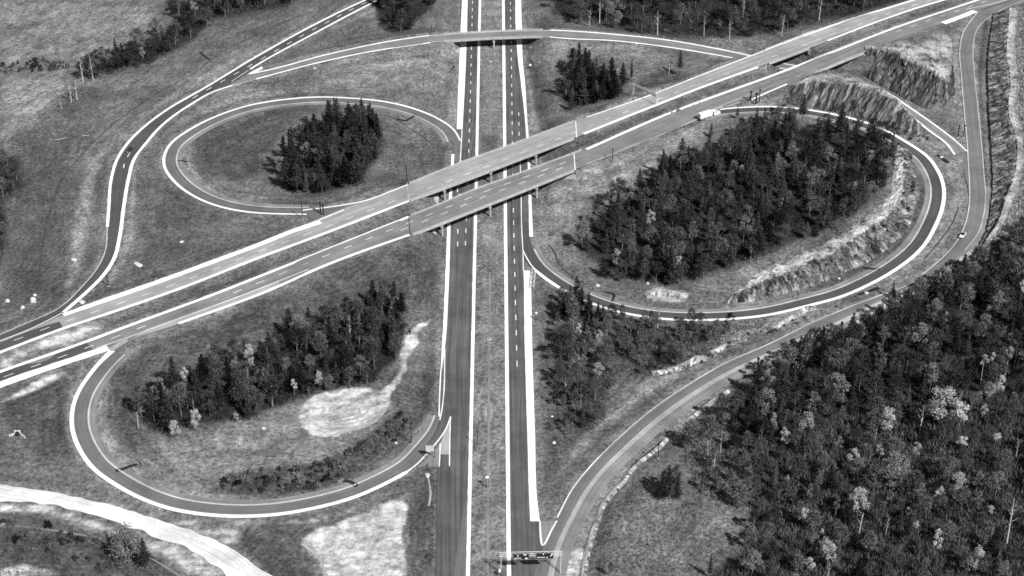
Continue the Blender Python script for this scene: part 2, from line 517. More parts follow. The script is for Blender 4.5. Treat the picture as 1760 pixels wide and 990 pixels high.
line('road_line', X([(1008,201.5),(1055,185.6),(1125.6,160.6),(1210.7,126.8),(1271,103.6),(1320,84.6),(1380,62)]), 1.0, 'line_white', 0.06)
line('road_shoulder', X([(1380,62),(1420,47.5),(1570,0),(1760,-62)]), 1.8, 'shoulder_white', 0.06)
line('road_line', X([(1320,91),(1420,53),(1500,26)]), 0.4, 'line_worn', 0.06)
line('road_shoulder', X(S_IN[:7]), [(0,2.0),(1,1.7)], 'shoulder_white', 0.06)
line('road_shoulder', X([(1008,256.6),(1155,193),(1256,155.6),(1320,132.6),(1445,84)]), 1.9, 'shoulder_white', 0.06)
line('road_shoulder', X([(1445,84),(1520,54.5),(1683,-1),(1760,-28)]), 1.7, 'shoulder_white', 0.06)
line('road_shoulder', X([(-60,685),(0,661.5),(100,626.5),(186,598)]), [(0,4.6),(.9,4.0),(1,4.4)], 'shoulder_white', 0.06)
line('road_shoulder', X([(307,556),(440,508.2),(463,499),(553,458.7),(686,409.8),(704,403.6)]), 1.8, 'shoulder_white', 0.06)
line('road_line', X([(165,598.5),(200,587),(244,571.2),(330,539.5),(440,498.5),(530,463)]), 0.4, 'line_white', 0.06)
line('road_line', X([(1000,284.5),(1050,266),(1095,248),(1150,226),(1198,205)]), 0.5, 'line_worn', 0.06)
line('road_line', X([(1197,198),(1240,181.5),(1278,167),(1320,150.5),(1380,127)]), 0.4, 'line_worn', 0.06)
line('road_shoulder', X([(1291,171.5),(1320,158.5),(1353,144.5)]), 1.3, 'shoulder_white', 0.06)
line('road_shoulder', X([(1621,40),(1650,29.5),(1676,19)]), 3.8, 'shoulder_white', 0.06)
line('road_line', X([(1660,16),(1700,8),(1728,0.5),(1780,-18)]), 0.5, 'line_white', 0.06)
patch('gore_paving', [(1199,197.6),(1240,181),(1276,168.5),(1282,172.5),(1250,184),(1222,190)], zc(1240), 'gore_light', 0.05)
patch('gore_paving', [(186,600),(204,588),(246,571),(236,577),(193,604)], zc(210), 'gore_light', 0.07)
def shift(a, b, t, n=26):
    A = resample(path(X(a), 4, 2), n); B = resample(path(X(b), 4, 2), n)
    return A * (1 - t) + B * t
def world_dashes(name, rows, **k):
    global path
    keep = path
    path = lambda p, *a, **kk: p
    try: o = dashes(name, rows, **k)
    finally: path = keep
    return o
def dense(p, step=1.0):
    L = np.sum(np.linalg.norm(np.diff(p, axis=0), axis=1))
    return resample(p, int(L / step) + 2)
def lane(inner, d, side, x0, x1):
    p = offset(dense(path(X(inner), 3, 3), 1.5), side * d)
    px, py = PX(p[:, 0], p[:, 1], p[:, 2])
    return p[(px > x0) & (px < x1)]
sheet('loop_road', Z0([(774,232),(778.5,250),(778.8,262),(776,278)]), Z0([(790,236),(794.5,246),(794,262),(793,278)]), 'asphalt_loop', 0.02)
for a_, b_, mt in [((989.3,207.5),(991.2,236.5),'line_white'),((986.5,264.5),(988.5,292.5),'line_white'),((702.5,373.5),(705.2,404.5),'asphalt_dark'),((699.5,317.5),(703,345),'line_worn')]:
    line('bridge_joint', X([a_, b_]), .55, mt, .07)
world_dashes('lane_markings', [(lane(N_IN, 4.7, 1, -70, 1780), 0), (lane(S_IN, 4.6, -1, -70, 1790), 3), (lane(S_IN, 8.3, -1, 560, 1110), 6)], dz=0.07, width=0.36)

# --- ramp at the upper left with two white edges
UL_L = [(690,-26,5),(628,0,5),(540,42.6,5),(440,97.7,4.6),(351,151.6,4.2),(288,188,4),(250.6,215.5,3.8),(218,248,3.6),(200.5,275.6,3.4),(191.7,305.6,3.3),(186.7,361,3.3),(184.5,390,3.4),(180.4,433.4,3.7),(170.4,456,3.9),(140.3,493.5,4.3),(95,533.6,4.8),(50,553.6,4.9),(0,575,5),(-60,598,5)]
UL_R = [(710,-28,5),(648,1,5),(540,57.6,5),(440,115.5,4.6),(398,143,4.4),(376,153.5,4.2),(325.7,180.8,4),(275.6,218,3.8),(250.6,246.5,3.6),(230.5,273,3.4),(221.8,303,3.3),(213,353,3.3),(205.5,408,3.5),(195.4,446,3.8),(175.4,476,4.1),(156.6,495,4.4),(130.3,518.6,4.7),(107.7,538,4.9),(50,566.5,5),(0,586,5),(-60,608,5)]
sheet('ramp_road', UL_L, UL_R, 'asphalt_ramp', 0.0, foot='ul')
line('road_shoulder', UL_L[:12], 1.5, 'shoulder_white', 0.06)
line('road_line', UL_L[11:], 0.6, 'line_worn', 0.06)
line('road_shoulder', [(710,-28,5),(648,1,5),(540,57.6,5),(442,111.5,4.7),(430,119,4.6)], 1.4, 'shoulder_white', 0.06)
line('road_shoulder', [(440,135.4,4.6),(398,147.5,4.4),(376,154,4.2),(325.7,180.8,4),(275.6,218,3.8),(250.6,246.5,3.6),(230.5,273,3.4),(221.8,303,3.3),(213,353,3.3),(205.5,408,3.5),(195.4,446,3.8),(175.4,476,4.1),(156.6,495,4.4),(130.3,518.6,4.7),(109,537,4.9)], [(0,1.4),(.5,1.7),(1,1.9)], 'shoulder_white', 0.06)
line('road_line', [(427,121,4.6),(410,132,4.5),(398,140,4.4)], 0.4, 'line_white', 0.06)
patch('gore_paving', [(424,128),(450,114.5),(452,118),(440,124)], 4.6, 'shoulder_white', 0.07)
dashes('lane_markings', [([(700,-27,5),(637,0.5,5),(540,50,5),(440,107,4.6),(380,141,4.3),(306,185,3.9),(262,219,3.7),(234,250,3.5),(214,280,3.4),(212,292,3.4)], 2)], dz=0.06, width=0.5)

# --- overpass road at the top, which passes under the crossing highway and out through the rock cut
zt = lambda x: float(np.interp(x, [430, 560, 740, 945, 1100, 1290, 1345, 1440, 1480, 1660], [4.6, 5.6, 7, 7, 6.6, 5.9, 5.2, 5.4, 6.2, 7.4]))
T = lambda pts: [(x, y, zt(x)) for x, y in pts]
T_U = [(428,127),(450,122.8),(565,93),(678,69.5),(738,61),(803,56.5),(866,53.4),(940,51.5),(975,53),(1055,59),(1155,70),(1231,83.5),(1291,96),(1345,109),(1410,121),(1475,137),(1530,162),(1563,184.5),(1600,210),(1648,247),(1662,260)]
T_L = [(398,147.5),(440,136),(540,109.5),(640,88.2),(740,73.5),(763,71.2),(880,64.3),(938,63.2),(960,65.2),(1055,70),(1155,82),(1205,90),(1273,102),(1340,117),(1405,131),(1470,149),(1530,178),(1568,201.7),(1598,225.5),(1627,247),(1641,266)]
sheet('overpass_road', T(T_U), T(T_L), 'concrete_dull', 0.01, foot='top', skip=[(757,943)])
line('road_shoulder', T(T_U[:5]), 1.35, 'shoulder_white', 0.06)
line('road_shoulder', T(T_L[1:5]), 1.35, 'shoulder_white', 0.06)
for e_ in ([(738,61.6),(803,57.2),(866,54.1),(945,52.2)], [(741,73),(763,70.8),(880,63.8),(945,63)]):
    line('road_line', T(e_), .8, 'line_worn', .06)
line('road_shoulder', T([(945,51.7),(975,53),(1055,59),(1155,70),(1231,83.5),(1291,96)]), 1.4, 'shoulder_white', 0.06)
line('road_shoulder', T([(945,63.6),(960,65.2),(1055,70),(1155,82),(1205,90),(1273,102)]), 1.4, 'shoulder_white', 0.06)
line('road_shoulder', T([(1345,109),(1410,121),(1475,137),(1530,162),(1563,184.5),(1600,210),(1648,247),(1662,260)]), [(0,1),(.6,1.3),(1,.8)], 'shoulder_white', 0.06)
line('road_shoulder', T([(1340,117),(1405,131),(1470,149),(1530,178),(1568,201.7),(1598,225.5),(1627,247),(1641,266)]), [(0,1),(.6,1.6),(1,1.2)], 'shoulder_white', 0.06)

# --- loop ramps: traced along the white outer edge, paved towards the inside
def loop(pts, inner, w, mat, wt=1.9, skip=None, foot='loop', inner_w=0.4, w_keys=None, gravel=2.6):
    p = path(pts, 2.0, 8)
    n = len(p)
    k = keyed(n, w_keys if w_keys else w) * inner
    strip('loop_road', offset(p, 0.8 * -inner), offset(p, k), mat, 0.01, cross=3)
    c = offset(p, k / 2)
    register(foot, c, np.abs(k) / 2 + 0.5, skip)
    a, b = keyed(n, wt) / 2, -keyed(n, wt) / 2
    strip('road_shoulder', offset(p, a), offset(p, b), 'shoulder_white', 0.07)
    q = offset(p, k)
    strip('road_line', offset(q, inner_w), offset(q, -inner_w), 'line_worn', 0.05)
    if gravel:
        strip('gravel_verge', offset(q, inner * inner_w), offset(q, inner * (inner_w + gravel)), 'gravel_shoulder', -0.03)
    return p, q
UL_LOOP = [(791,242,0),(781,223.5,.2),(753,204,.4),(715.6,188,.7),(665.5,175.4,1),(590,168,1.6),(540,166.8,1.9),(490,171,2.2),(440,178.4,2.5),(376,198,3),(325.7,223,3.5),(293,247,3.9),(282,268,4.1),(282,285.6,4.3),(295.7,308,4.6),(325.7,333,5),(363,350.7,5.4),(401,360.8,5.8),(440,366,6.1),(490,368,6.4),(527,368.4,6.6)]
loop(UL_LOOP, 1, 6.6, 'asphalt_loop', [(0,.8),(.06,1.1),(.12,1.5),(.9,1.5),(1,1.1)], foot='ull')
sheet('loop_road', [(515,368.5,6.5),(548,378,6.8),(590,360,7),(640,342,7.3)], [(515,357,6.5),(557,356.5,6.9),(635,342.5,7.3),(668,330,7.4)], 'asphalt_loop', -0.02, foot='ull')
line('road_shoulder', [(520,361.5,6.5),(558,357,6.9),(600,351,7.2),(635,343.2,7.4),(665,331.5,7.5),(701,317.5,7.55)], 1.0, 'shoulder_white', 0.08)
LL_LOOP = [(193,602.5,5.2),(175.4,618.8,5.1),(150.3,649,5),(132.8,676.4,4.8),(124.3,704,4.6),(124.8,742.6,4.3),(137.8,774.6,4),(160.4,806,3.6),(193,829.7,3.3),(238,854.8,2.9),(288,873.5,2.5),(351,884.4,2.1),(440,887.2,1.6),(490,882.8,1.3),(540,873.5,1.1),(603,857,.8),(665.5,829.7,.5),(713,802,.2),(733,781,.1),(746,765.5,0),(757,753,0),(766,740,0),(774.3,716.5,0)]
loop(LL_LOOP, 1, 6.7, 'asphalt_loop', [(0,2.8),(.04,2.0),(.1,1.7),(.5,1.9),(.8,1.8),(.845,1.8),(.85,.6),(1,.5)], foot='ll')
sheet('loop_road', [(192,603,5.2),(240,577,5.4),(300,557.5,5.7),(330,547,5.9)], [(205,604,5.2),(252,570,5.4),(262,573,5.5),(318,553,5.8)], 'asphalt_loop', 0.0)
LR_LOOP = [(898.9,430,0),(905,443.5,0),(917.6,462,0),(942.6,482.5,.1),(962.7,495.5,.2),(992.8,511.5,.4),(1030,526.5,.6),(1080.5,540,.9),(1118,546,1.1),(1155.6,549.4,1.4),(1205.7,550.4,1.7),(1256,548.6,2.1),(1320,541.6,2.6),(1395,524,3.2),(1445,510.5,3.6),(1483,494.5,4),(1535.5,466,4.5),(1583,428.4,5.1),(1608,388,5.7),(1620.7,353,6.2),(1622,320.7,6.7),(1610.6,290.6,7.2),(1590.6,265.5,7.7),(1563,247.5,8.2),(1520.5,223.5,8.8),(1483,209,9.3),(1420,194,10),(1370,186.3,10.5),(1320,183.2,10.7),(1271,185,10.8),(1223,190.4,10.6),(1200,197,10.2)]
loop(LR_LOOP, 1, 6.4, 'asphalt_ramp', [(0,.5),(.035,.7),(.05,1.9),(.09,1.9),(.12,1.7),(.9,1.9),(1,.9)], foot='lr', w_keys=[(0,5.5),(.05,6.0),(.9,6.6),(1,5.6)])
sheet('loop_road', [(895.5,380,0),(898,420,0),(899,436,0),(905,446,0)], [(910,380,0),(911.5,410,0),(914,424,0),(923,437,0)], 'asphalt_ramp', 0.012)

# --- long outer ramp at the right
zr = lambda y: float(np.interp(y, [8, 100, 247, 353, 495, 592, 743, 890], [14.6, 10.5, 7.5, 6.5, 5, 3, 1, 0]))
R = lambda pts: [(x, y, zr(y)) for x, y in pts]
R_L = [(905,1060),(918,990),(930,948),(957.7,890),(985,838.5),(1010,807),(1043,772),(1073,744),(1120.5,704),(1180.7,662.6),(1243,626),(1320,592),(1395,555),(1470,523.6),(1528,502),(1553,493.5),(1595.6,463.5),(1638,423.4),(1658,388),(1665.8,353),(1666.5,318),(1664.5,285),(1662.5,247),(1657,188),(1652,125),(1649.5,87.7),(1657,52.6),(1671,32.6),(1681,20),(1725,2),(1790,-22)]
R_R = [(940,1060),(953,989),(963,942),(985,897),(1010,850),(1043,807),(1080.5,772),(1113,742),(1145,715),(1195,680),(1256,643),(1320,613.5),(1400,578),(1450,557),(1525.5,516),(1583,485),(1623,459),(1658,431),(1682,399),(1691,368),(1694,335.7),(1691,298),(1687,247),(1681,188),(1674.5,125),(1673,77.7),(1681,47.6),(1703,27.6),(1741,7.5),(1800,-14)]
rl, rr = sheet('ramp_road', R(R_L), R(R_R), 'gravel_ramp', 0.014, foot='right', it=14)
line('road_line', R(R_L[3:29]), 0.55, 'line_worn', 0.05)
line('road_line', R(R_R[17:]), 0.4, 'line_worn', 0.05)
line('road_line', R([(957.7,889),(985,838),(1010,806.5),(1030,785)]), 0.5, 'line_white', 0.06)
# dust band along the outer side of the lower half, and the darker wheel track beside the inner edge
m = int(len(rl) * 0.46)
def between(a, b, t): return a * (1 - t) + b * t
strip('gravel_verge', between(rl, rr, .66)[2:m], between(rl, rr, .97)[2:m], 'gravel_light', 0.03)
strip('road_surfacing', between(rl, rr, .09)[2:m+20], between(rl, rr, .34)[2:m+20], 'asphalt_loop', 0.02)
q = offset(rr, -4.2)
strip('gravel_verge', rr[4:int(len(rr)*.6)], q[4:int(len(rr)*.6)], 'gravel_shoulder', -0.03)
register('right', between(rr, q, .8)[4:int(len(rr)*.6)], 3.5)
# merge between the rock cut road and the outer ramp
patch('gore_paving', [(1641,266),(1662,258),(1664,300),(1666,330),(1657,296)], 7.0, 'gravel_ramp', 0.02)

white('road_surfacing', [(803.2,835),(793,900),(783,970),(776,1060)], [(803.9,835),(802.4,900),(800.9,970),(799.2,1060)], 0.012, 'asphalt_loop')
# --- pale haul road at the bottom left
D_U = [(-60,829),(0,833),(60,842),(125,852.5),(225.5,878.6),(300.7,902),(376,932.4),(440,972.5),(480,1000),(530,1050)]
D_L = [(-60,880),(0,879),(75,879),(130,895),(185,912),(250,934),(300,962),(345,990),(400,1040)]
dl = path(Z0(D_U, 1.5), 1.5, 3); dr = path(Z0(D_L, 1.5), 1.5, 3)
n = max(len(dl), len(dr)); dl = resample(dl, n); dr = resample(dr, n)
register('dirt', (dl + dr) / 2, np.linalg.norm((dl - dr)[:, :2], axis=1) / 2)
wob = lambda f, a: np.array([a * mnoise.noise((i * f, 3.3, f)) for i in range(n)])
strip('dirt_road', offset(dl, wob(.31, 1.0)), offset(between(dl, dr, .62), wob(.17, 2.6)), 'dirt_road', 0.05, cross=3)
# ------------------------------------------------------------------ terrain
EXTRA = []      # free control points: (px,py,z,radius)
for px, py, z, r in [
    (60,60,5,8),(200,40,5,8),(60,180,4.5,8),(60,330,3.5,8),(80,450,3.5,8),(20,500,4.5,6),
    (400,250,1.5,10),(560,290,2.5,12),(640,240,1.5,10),(720,250,0.6,8),
    (330,410,3.6,8),(450,400,4.5,6),
    (400,560,3.5,6),(600,540,2.0,8),(440,660,2.5,10),(600,640,2.0,8),(690,520,1.0,6),(600,720,1.6,8),(420,780,2.0,8),(560,800,1.0,6),
    (50,740,2.0,8),(60,960,.5,8),(250,980,.5,8),(600,940,.6,8),(700,940,.3,6),
    (600,40,5,8),(700,30,3.5,8),(600,120,3.4,8),(700,130,2,8),
    (1000,150,2.5,10),(1080,110,5,6),(1170,120,6,6),(960,110,1.5,5),
    (1050,20,5,10),(1250,20,8,10),(1400,20,12,8),
    (1000,330,3.0,6),(1050,300,5.5,5),(1150,260,8.5,4),(1080,420,4,8),(1200,430,8,10),(1200,330,10,12),(1350,300,12,14),(1450,300,12.5,12),(1500,270,11,6),(1370,390,10.5,8),(1280,455,7,6),(1120,480,2,5),(1050,490,1,4),
    (1000,600,.6,10),(1100,620,1.5,8),(1200,600,2.5,6),(1000,720,.4,8),(1080,670,1.4,6),
    (1150,800,3,6),(1100,900,2,8),(1250,900,4,10),(1300,700,6,8),(1450,650,9,10),(1600,600,12,10),(1500,800,9,14),(1700,550,15,10),(1700,800,13,14),(1400,950,6,12),(1650,960,11,14),
    (1760,430,9.5,6),(1800,330,10,6),(1800,200,12.5,6),(1800,100,15,6),(1800,20,17,6),
]:
    x, y, zz = G(px, py, z); EXTRA.append((x, y, z, r))
EXTRA += [(x, y, 3 + 0.01 * abs(x), 40) for x, y in [(-500,500),(-500,800),(-520,1100),(-200,1150),(100,1180),(400,1200),(520,900),(480,600),(350,420),(-300,400)]]

def axis(lo, hi, step, far, grow=1.35):
    a = list(np.arange(lo, hi + 1e-6, step))
    d = step; x = a[-1]
    while x < far: d *= grow; x += d; a.append(x)
    d = step; x = a[0]; pre = []
    while x > -far: d *= grow; x -= d; pre.append(x)
    return np.array(pre[::-1] + a)
GX = axis(-372, 392, 1.8, 5200)
GY = axis(436, 1082, 1.8, 7000)
NX, NY = len(GX), len(GY)
XX, YY = np.meshgrid(GX, GY)
PT = np.stack([XX.ravel(), YY.ravel()], 1).astype(np.float32)

roads = {}
for rid, s in FOOT: roads.setdefault(rid, []).append(s)
num = np.zeros(len(PT)); den = np.zeros(len(PT))
edge = np.full(len(PT), 1e9, np.float32)
edge_z = np.zeros(len(PT), np.float32)
for rid, ss in roads.items():
    s = np.vstack(ss).astype(np.float32)
    if len(s) > 60 and rid != 'edge': s = s[::2]
    bd = np.full(len(PT), 1e9, np.float32); bz = np.zeros(len(PT), np.float32)
    for a in range(0, len(PT), 6000):
        p = PT[a:a + 6000]
        d2 = (p[:, 0:1] - s[None, :, 0]) ** 2 + (p[:, 1:2] - s[None, :, 1]) ** 2
        d = np.sqrt(d2) - s[None, :, 3]
        j = d.argmin(1)
        bd[a:a + 6000] = d[np.arange(len(p)), j]; bz[a:a + 6000] = s[j, 2]
    w = 1.0 / (np.maximum(bd, 0) + 0.25) ** 2.6
    num += w * bz; den += w
    m = bd < edge
    edge[m] = bd[m]; edge_z[m] = bz[m]
for x, y, z, r in EXTRA:
    d = np.maximum(np.hypot(PT[:, 0] - x, PT[:, 1] - y) - r, 0)
    w = 1.0 / (d + 2.5) ** 2.6 * 4
    num += w * z; den += w
TZ = num / den
TZ -= 0.30 * np.clip(1 - (edge - 1.0) / 3.0, 0, 1)
# shallow side ditches and natural unevenness away from the paving
TZ -= 0.5 * np.exp(-((edge - 7) / 2.2) ** 2)
def vnoise(x, y, s, seed):
    """cheap smooth value noise on arrays"""
    r = np.random.default_rng(seed).random((257, 257))
    u = (x / s) % 256; v = (y / s) % 256
    i = np.floor(u).astype(int); j = np.floor(v).astype(int)
    fu = u - i; fv = v - j
    fu = fu * fu * (3 - 2 * fu); fv = fv * fv * (3 - 2 * fv)
    return (r[j, i] * (1 - fu) + r[j, i + 1] * fu) * (1 - fv) + (r[j + 1, i] * (1 - fu) + r[j + 1, i + 1] * fu) * fv - 0.5
away = np.clip((edge - 6) / 10, 0, 1)
TZ += away * (2.2 * vnoise(PT[:, 0], PT[:, 1], 34, 1) + 0.9 * vnoise(PT[:, 0], PT[:, 1], 11, 2) + 0.35 * vnoise(PT[:, 0], PT[:, 1], 4, 3))
far = np.clip((np.hypot(PT[:, 0], PT[:, 1] - 750) - 600) / 1500, 0, 1)
TZ += far * 30 * (vnoise(PT[:, 0], PT[:, 1], 600, 4) + 0.3)

GZ = TZ.reshape(NY, NX)
EDGE = edge.reshape(NY, NX)
def bil(A, x, y):
    i = int(np.clip(np.searchsorted(GX, x) - 1, 0, NX - 2)); j = int(np.clip(np.searchsorted(GY, y) - 1, 0, NY - 2))
    u = (x - GX[i]) / (GX[i + 1] - GX[i]); v = (y - GY[j]) / (GY[j + 1] - GY[j])
    return float((A[j, i] * (1 - u) + A[j, i + 1] * u) * (1 - v) + (A[j + 1, i] * (1 - u) + A[j + 1, i + 1] * u) * v)
def ground(x, y): return bil(GZ, x, y)
def road_gap(x, y): return bil(EDGE, x, y)
def on_ground(px, py, up=0.0):
    """ground point such that the point `up` metres above it is seen at px,py"""
    z = 2.0
    for _ in range(8):
        x, y, _z = G(px, py, z + up)
        z = 0.5 * z + 0.5 * ground(x, y)
    x, y, _z = G(px, py, z + up)
    return x, y, ground(x, y)

# --- what covers the ground, traced as areas
VX, VY = PX(PT[:, 0].astype(float), PT[:, 1].astype(float), TZ)
behind = PT[:, 1] < 380
VX[behind] = -1e5; VY[behind] = 1e5
def inside(poly, x, y):
    c = np.zeros(len(x), bool)
    n = len(poly)
    for i in range(n):
        x1, y1 = poly[i]; x2, y2 = poly[(i + 1) % n]
        k = ((y1 > y) != (y2 > y)) & (x < (x2 - x1) * (y - y1) / ((y2 - y1) or 1e-9) + x1)
        c ^= k
    return c
def area(poly, feather=4.0):
    x0 = min(p[0] for p in poly) - 40; x1 = max(p[0] for p in poly) + 40
    y0 = min(p[1] for p in poly) - 40; y1 = max(p[1] for p in poly) + 40
    out = np.zeros(len(VX))
    m = np.where((VX > x0) & (VX < x1) & (VY > y0) & (VY < y1))[0]
    x, y = VX[m], VY[m]
    ins = inside(poly, x, y)
    d = np.full(len(m), 1e9)
    for i in range(len(poly)):
        ax, ay = poly[i]; bx, by = poly[(i + 1) % len(poly)]
        ux, uy = bx - ax, by - ay
        t = np.clip(((x - ax) * ux + (y - ay) * uy) / (ux * ux + uy * uy + 1e-9), 0, 1)
        d = np.minimum(d, np.hypot(x - ax - t * ux, (y - ay - t * uy)))
    sd = np.where(ins, d, -d)
    out[m] = np.clip(0.5 + sd / (2 * feather), 0, 1)
    return out
A = {k: np.zeros(len(VX)) for k in ('soil', 'dry', 'dark', 'litter')}
A['gap'] = np.clip(edge, 0, 200)
def put(k, v, poly, f=4.0): A[k] = np.maximum(A[k], v * area(poly, f))

# bare pale soil
put('soil', 1.0, [(520,925),(545,910),(600,893),(650,872),(690,856),(700,868),(698,890),(688,915),(694,945),(699,995),(565,1000),(548,965),(522,940)], 7)
put('soil', .9, [(511,712),(520,694),(540,680),(570,671),(605,667),(640,669),(664,678),(672,690),(660,708),(634,728),(600,744),(568,751),(538,748),(518,734)], 5)
put('soil', .85, [(655,672),(676,655),(689,632),(688,602),(692,580),(716,559),(746,546),(738,555),(716,573),(722,590),(709,600),(699,618),(697,640),(684,662),(668,682)], 3)
put('soil', .22, [(440,700),(520,690),(530,700),(505,725),(430,745)], 14)
put('soil', .75, [(0,612),(102,571),(150,556),(180,552),(178,566),(150,579),(0,634)], 10)
put('soil', .8, [(0,690),(100,634),(115,640),(80,665),(40,680),(0,694)], 5)
put('soil', .7, [(935,985),(945,965),(985,940),(1008,945),(1002,975),(985,1000)], 7)
put('soil', .55, [(0,980),(40,968),(80,975),(100,990),(0,1000)], 5)
put('soil', .6, [(300,905),(380,900),(420,920),(400,940),(340,920)], 9)
put('soil', .5, [(280,893),(520,893),(610,873),(615,880),(530,902),(300,905)], 6)
put('soil', .55, [(380,950),(440,975),(440,990),(330,990),(250,935),(180,915),(190,908)], 10)
put('soil', .9, [(0,880),(75,880),(185,913),(300,962),(340,990),(365,990),(310,950),(190,905),(70,868),(0,866)], 7)
put('soil', .75, [(1110,500),(1140,495),(1185,505),(1170,520),(1120,518)], 6)
# dry, lighter grass and gravelly verges
put('dry', .5, [(0,0),(275,0),(255,50),(200,90),(110,112),(0,118)], 12)
put('dry', .7, [(0,128),(110,128),(120,145),(95,175),(50,215),(0,235)], 10)
put('dry', .85, [(175,262),(162,310),(150,380),(142,440),(118,500),(108,520),(118,480),(124,440),(128,380),(140,320),(155,275)], 6)
put('dry', .95, [(236,285),(233,330),(232,400),(218,445),(192,485),(184,478),(204,445),(217,400),(222,340),(228,290)], 3.5)
put('dry', .6, [(620,0),(560,45),(440,95),(330,150),(250,205),(215,245),(200,245),(240,200),(320,145),(430,88),(550,38),(600,5)], 4)
put('dry', .7, [(306,250),(312,285),(335,315),(370,338),(430,350),(430,344),(380,330),(345,305),(325,275),(322,255)], 4)
put('dry', .6, [(555,120),(690,95),(760,90),(780,130),(765,165),(660,150),(540,150)], 16)
put('dry', .6, [(545,155),(440,165),(350,195),(300,225),(285,225),(340,185),(430,155)], 4)
put('dry', .7, [(780,80),(792,80),(785,222),(778,235),(765,215),(775,150)], 4)
put('dry', .7, [(896,0),(903,0),(905,100),(915,160),(922,220),(915,232),(908,180),(899,100)], 3)
put('dry', .5, [(828,0),(862,0),(864,230),(824,230)], 4)
put('dry', .42, [(822,380),(866,380),(872,990),(810,990)], 4)
put('dry', .8, [(985,300),(1100,255),(1190,215),(1215,222),(1120,300),(1045,345),(1010,335),(985,385),(950,440),(925,420),(930,330)], 12)
put('dry', .8, [(930,200),(1000,190),(1130,145),(1290,100),(1290,110),(1150,160),(1010,205)], 8)
put('dry', .7, [(945,62),(1060,78),(1150,92),(1140,108),(1060,100),(960,80)], 10)
put('dry', .6, [(250,790),(330,755),(470,705),(520,700),(520,745),(600,760),(560,790),(440,800),(350,825),(290,810)], 14)
put('dry', .8, [(150,620),(125,690),(128,740),(150,790),(140,790),(118,745),(115,690),(138,630)], 3)
put('dry', .7, [(215,600),(170,665),(162,700),(163,745),(185,780),(230,820),(330,858),(440,860),(440,850),(340,845),(250,812),(200,770),(182,720),(195,650),(240,600)], 5)
put('dry', .7, [(940,840),(1010,760),(1100,690),(1240,600),(1440,530),(1440,520),(1300,545),(1150,620),(1020,730)], 6)
put('dry', .6, [(1000,945),(1040,860),(1110,785),(1240,675),(1225,665),(1100,750),(1010,850)], 6)
put('dry', .8, [(1590,420),(1640,330),(1640,260),(1655,260),(1660,345),(1640,400),(1560,480),(1480,510),(1470,505)], 6)
put('dry', .8, [(1560,225),(1600,235),(1640,270),(1655,300),(1640,320),(1630,300),(1610,265),(1575,240)], 6)
put('dry', .6, [(1640,50),(1655,60),(1645,120),(1650,230),(1635,210),(1632,120)], 5)
put('dry', .32, [(1060,870),(1150,850),(1280,860),(1285,940),(1200,985),(1040,985)], 18)
# rank dark grass and scrub
put('dark', .7, [(335,215),(420,195),(500,185),(520,200),(480,250),(465,300),(400,320),(345,290),(328,250)], 12)
put('dark', .8, [(180,640),(240,600),(330,560),(460,510),(600,450),(700,415),(755,410),(755,520),(700,520),(600,550),(400,620),(300,660),(235,690),(240,790),(205,760)], 12)
put('dark', .6, [(0,280),(60,240),(130,240),(120,420),(60,520),(0,520)], 14)
put('dark', .5, [(215,480),(250,400),(330,395),(480,390),(520,385),(400,435),(270,485)], 10)
put('dark', .7, [(905,85),(935,130),(945,190),(925,215),(910,130)], 6)
put('dark', .7, [(1025,200),(1120,120),(1160,120),(1200,118),(1180,140),(1090,160),(1000,190),(960,190)], 6)
put('dark', .75, [(0,690),(90,655),(120,650),(110,720),(130,790),(60,790),(0,720)], 10)
put('dark', .7, [(340,905),(480,925),(540,985),(545,1000),(470,1000),(420,950)], 7)
put('dark', .9, [(355,845),(420,810),(520,800),(600,780),(640,740),(700,690),(745,600),(752,640),(735,710),(700,760),(620,810),(540,845),(420,852)], 7)
put('dark', .7, [(700,870),(740,805),(752,820),(748,990),(705,990),(700,920)], 6)
put('dark', .8, [(940,720),(1000,620),(1060,640),(1030,720),(960,790),(940,820)], 8)
put('dark', .6, [(930,500),(960,490),(985,600),(950,720),(930,700)], 8)
put('dark', .8, [(75,890),(175,918),(250,945),(310,985),(320,1000),(0,1000),(0,890)], 6)
put('dark', .5, [(440,140),(560,110),(660,95),(750,90),(770,100),(640,110),(500,140),(430,160)], 5)
put('dark', .8, [(1690,30),(1700,30),(1688,130),(1698,330),(1690,400),(1684,400),(1692,320),(1680,120)], 3)
put('dark', .7, [(1578,255),(1592,290),(1595,340),(1580,385),(1540,430),(1450,480),(1430,480),(1520,430),(1565,385),(1580,330)], 3)
# leaf litter and brush under trees
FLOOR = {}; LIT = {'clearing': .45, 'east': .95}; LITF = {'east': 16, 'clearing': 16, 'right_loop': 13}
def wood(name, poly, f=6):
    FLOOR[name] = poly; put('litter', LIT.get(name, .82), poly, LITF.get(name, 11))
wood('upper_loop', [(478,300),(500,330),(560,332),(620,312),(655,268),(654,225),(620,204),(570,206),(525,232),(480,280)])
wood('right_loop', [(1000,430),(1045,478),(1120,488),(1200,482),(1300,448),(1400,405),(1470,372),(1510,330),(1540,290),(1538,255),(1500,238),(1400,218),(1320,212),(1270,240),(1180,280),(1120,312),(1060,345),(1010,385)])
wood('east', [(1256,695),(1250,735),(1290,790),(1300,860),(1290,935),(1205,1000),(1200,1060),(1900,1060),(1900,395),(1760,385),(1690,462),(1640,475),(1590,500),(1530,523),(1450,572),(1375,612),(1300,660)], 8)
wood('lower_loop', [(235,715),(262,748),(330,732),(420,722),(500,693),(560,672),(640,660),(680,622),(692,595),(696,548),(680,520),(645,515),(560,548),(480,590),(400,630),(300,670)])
wood('clearing', [(960,520),(1010,520),(1060,545),(1180,560),(1250,565),(1235,600),(1180,640),(1120,645),(1060,650),(1040,720),(1010,750),(975,745),(960,640)])
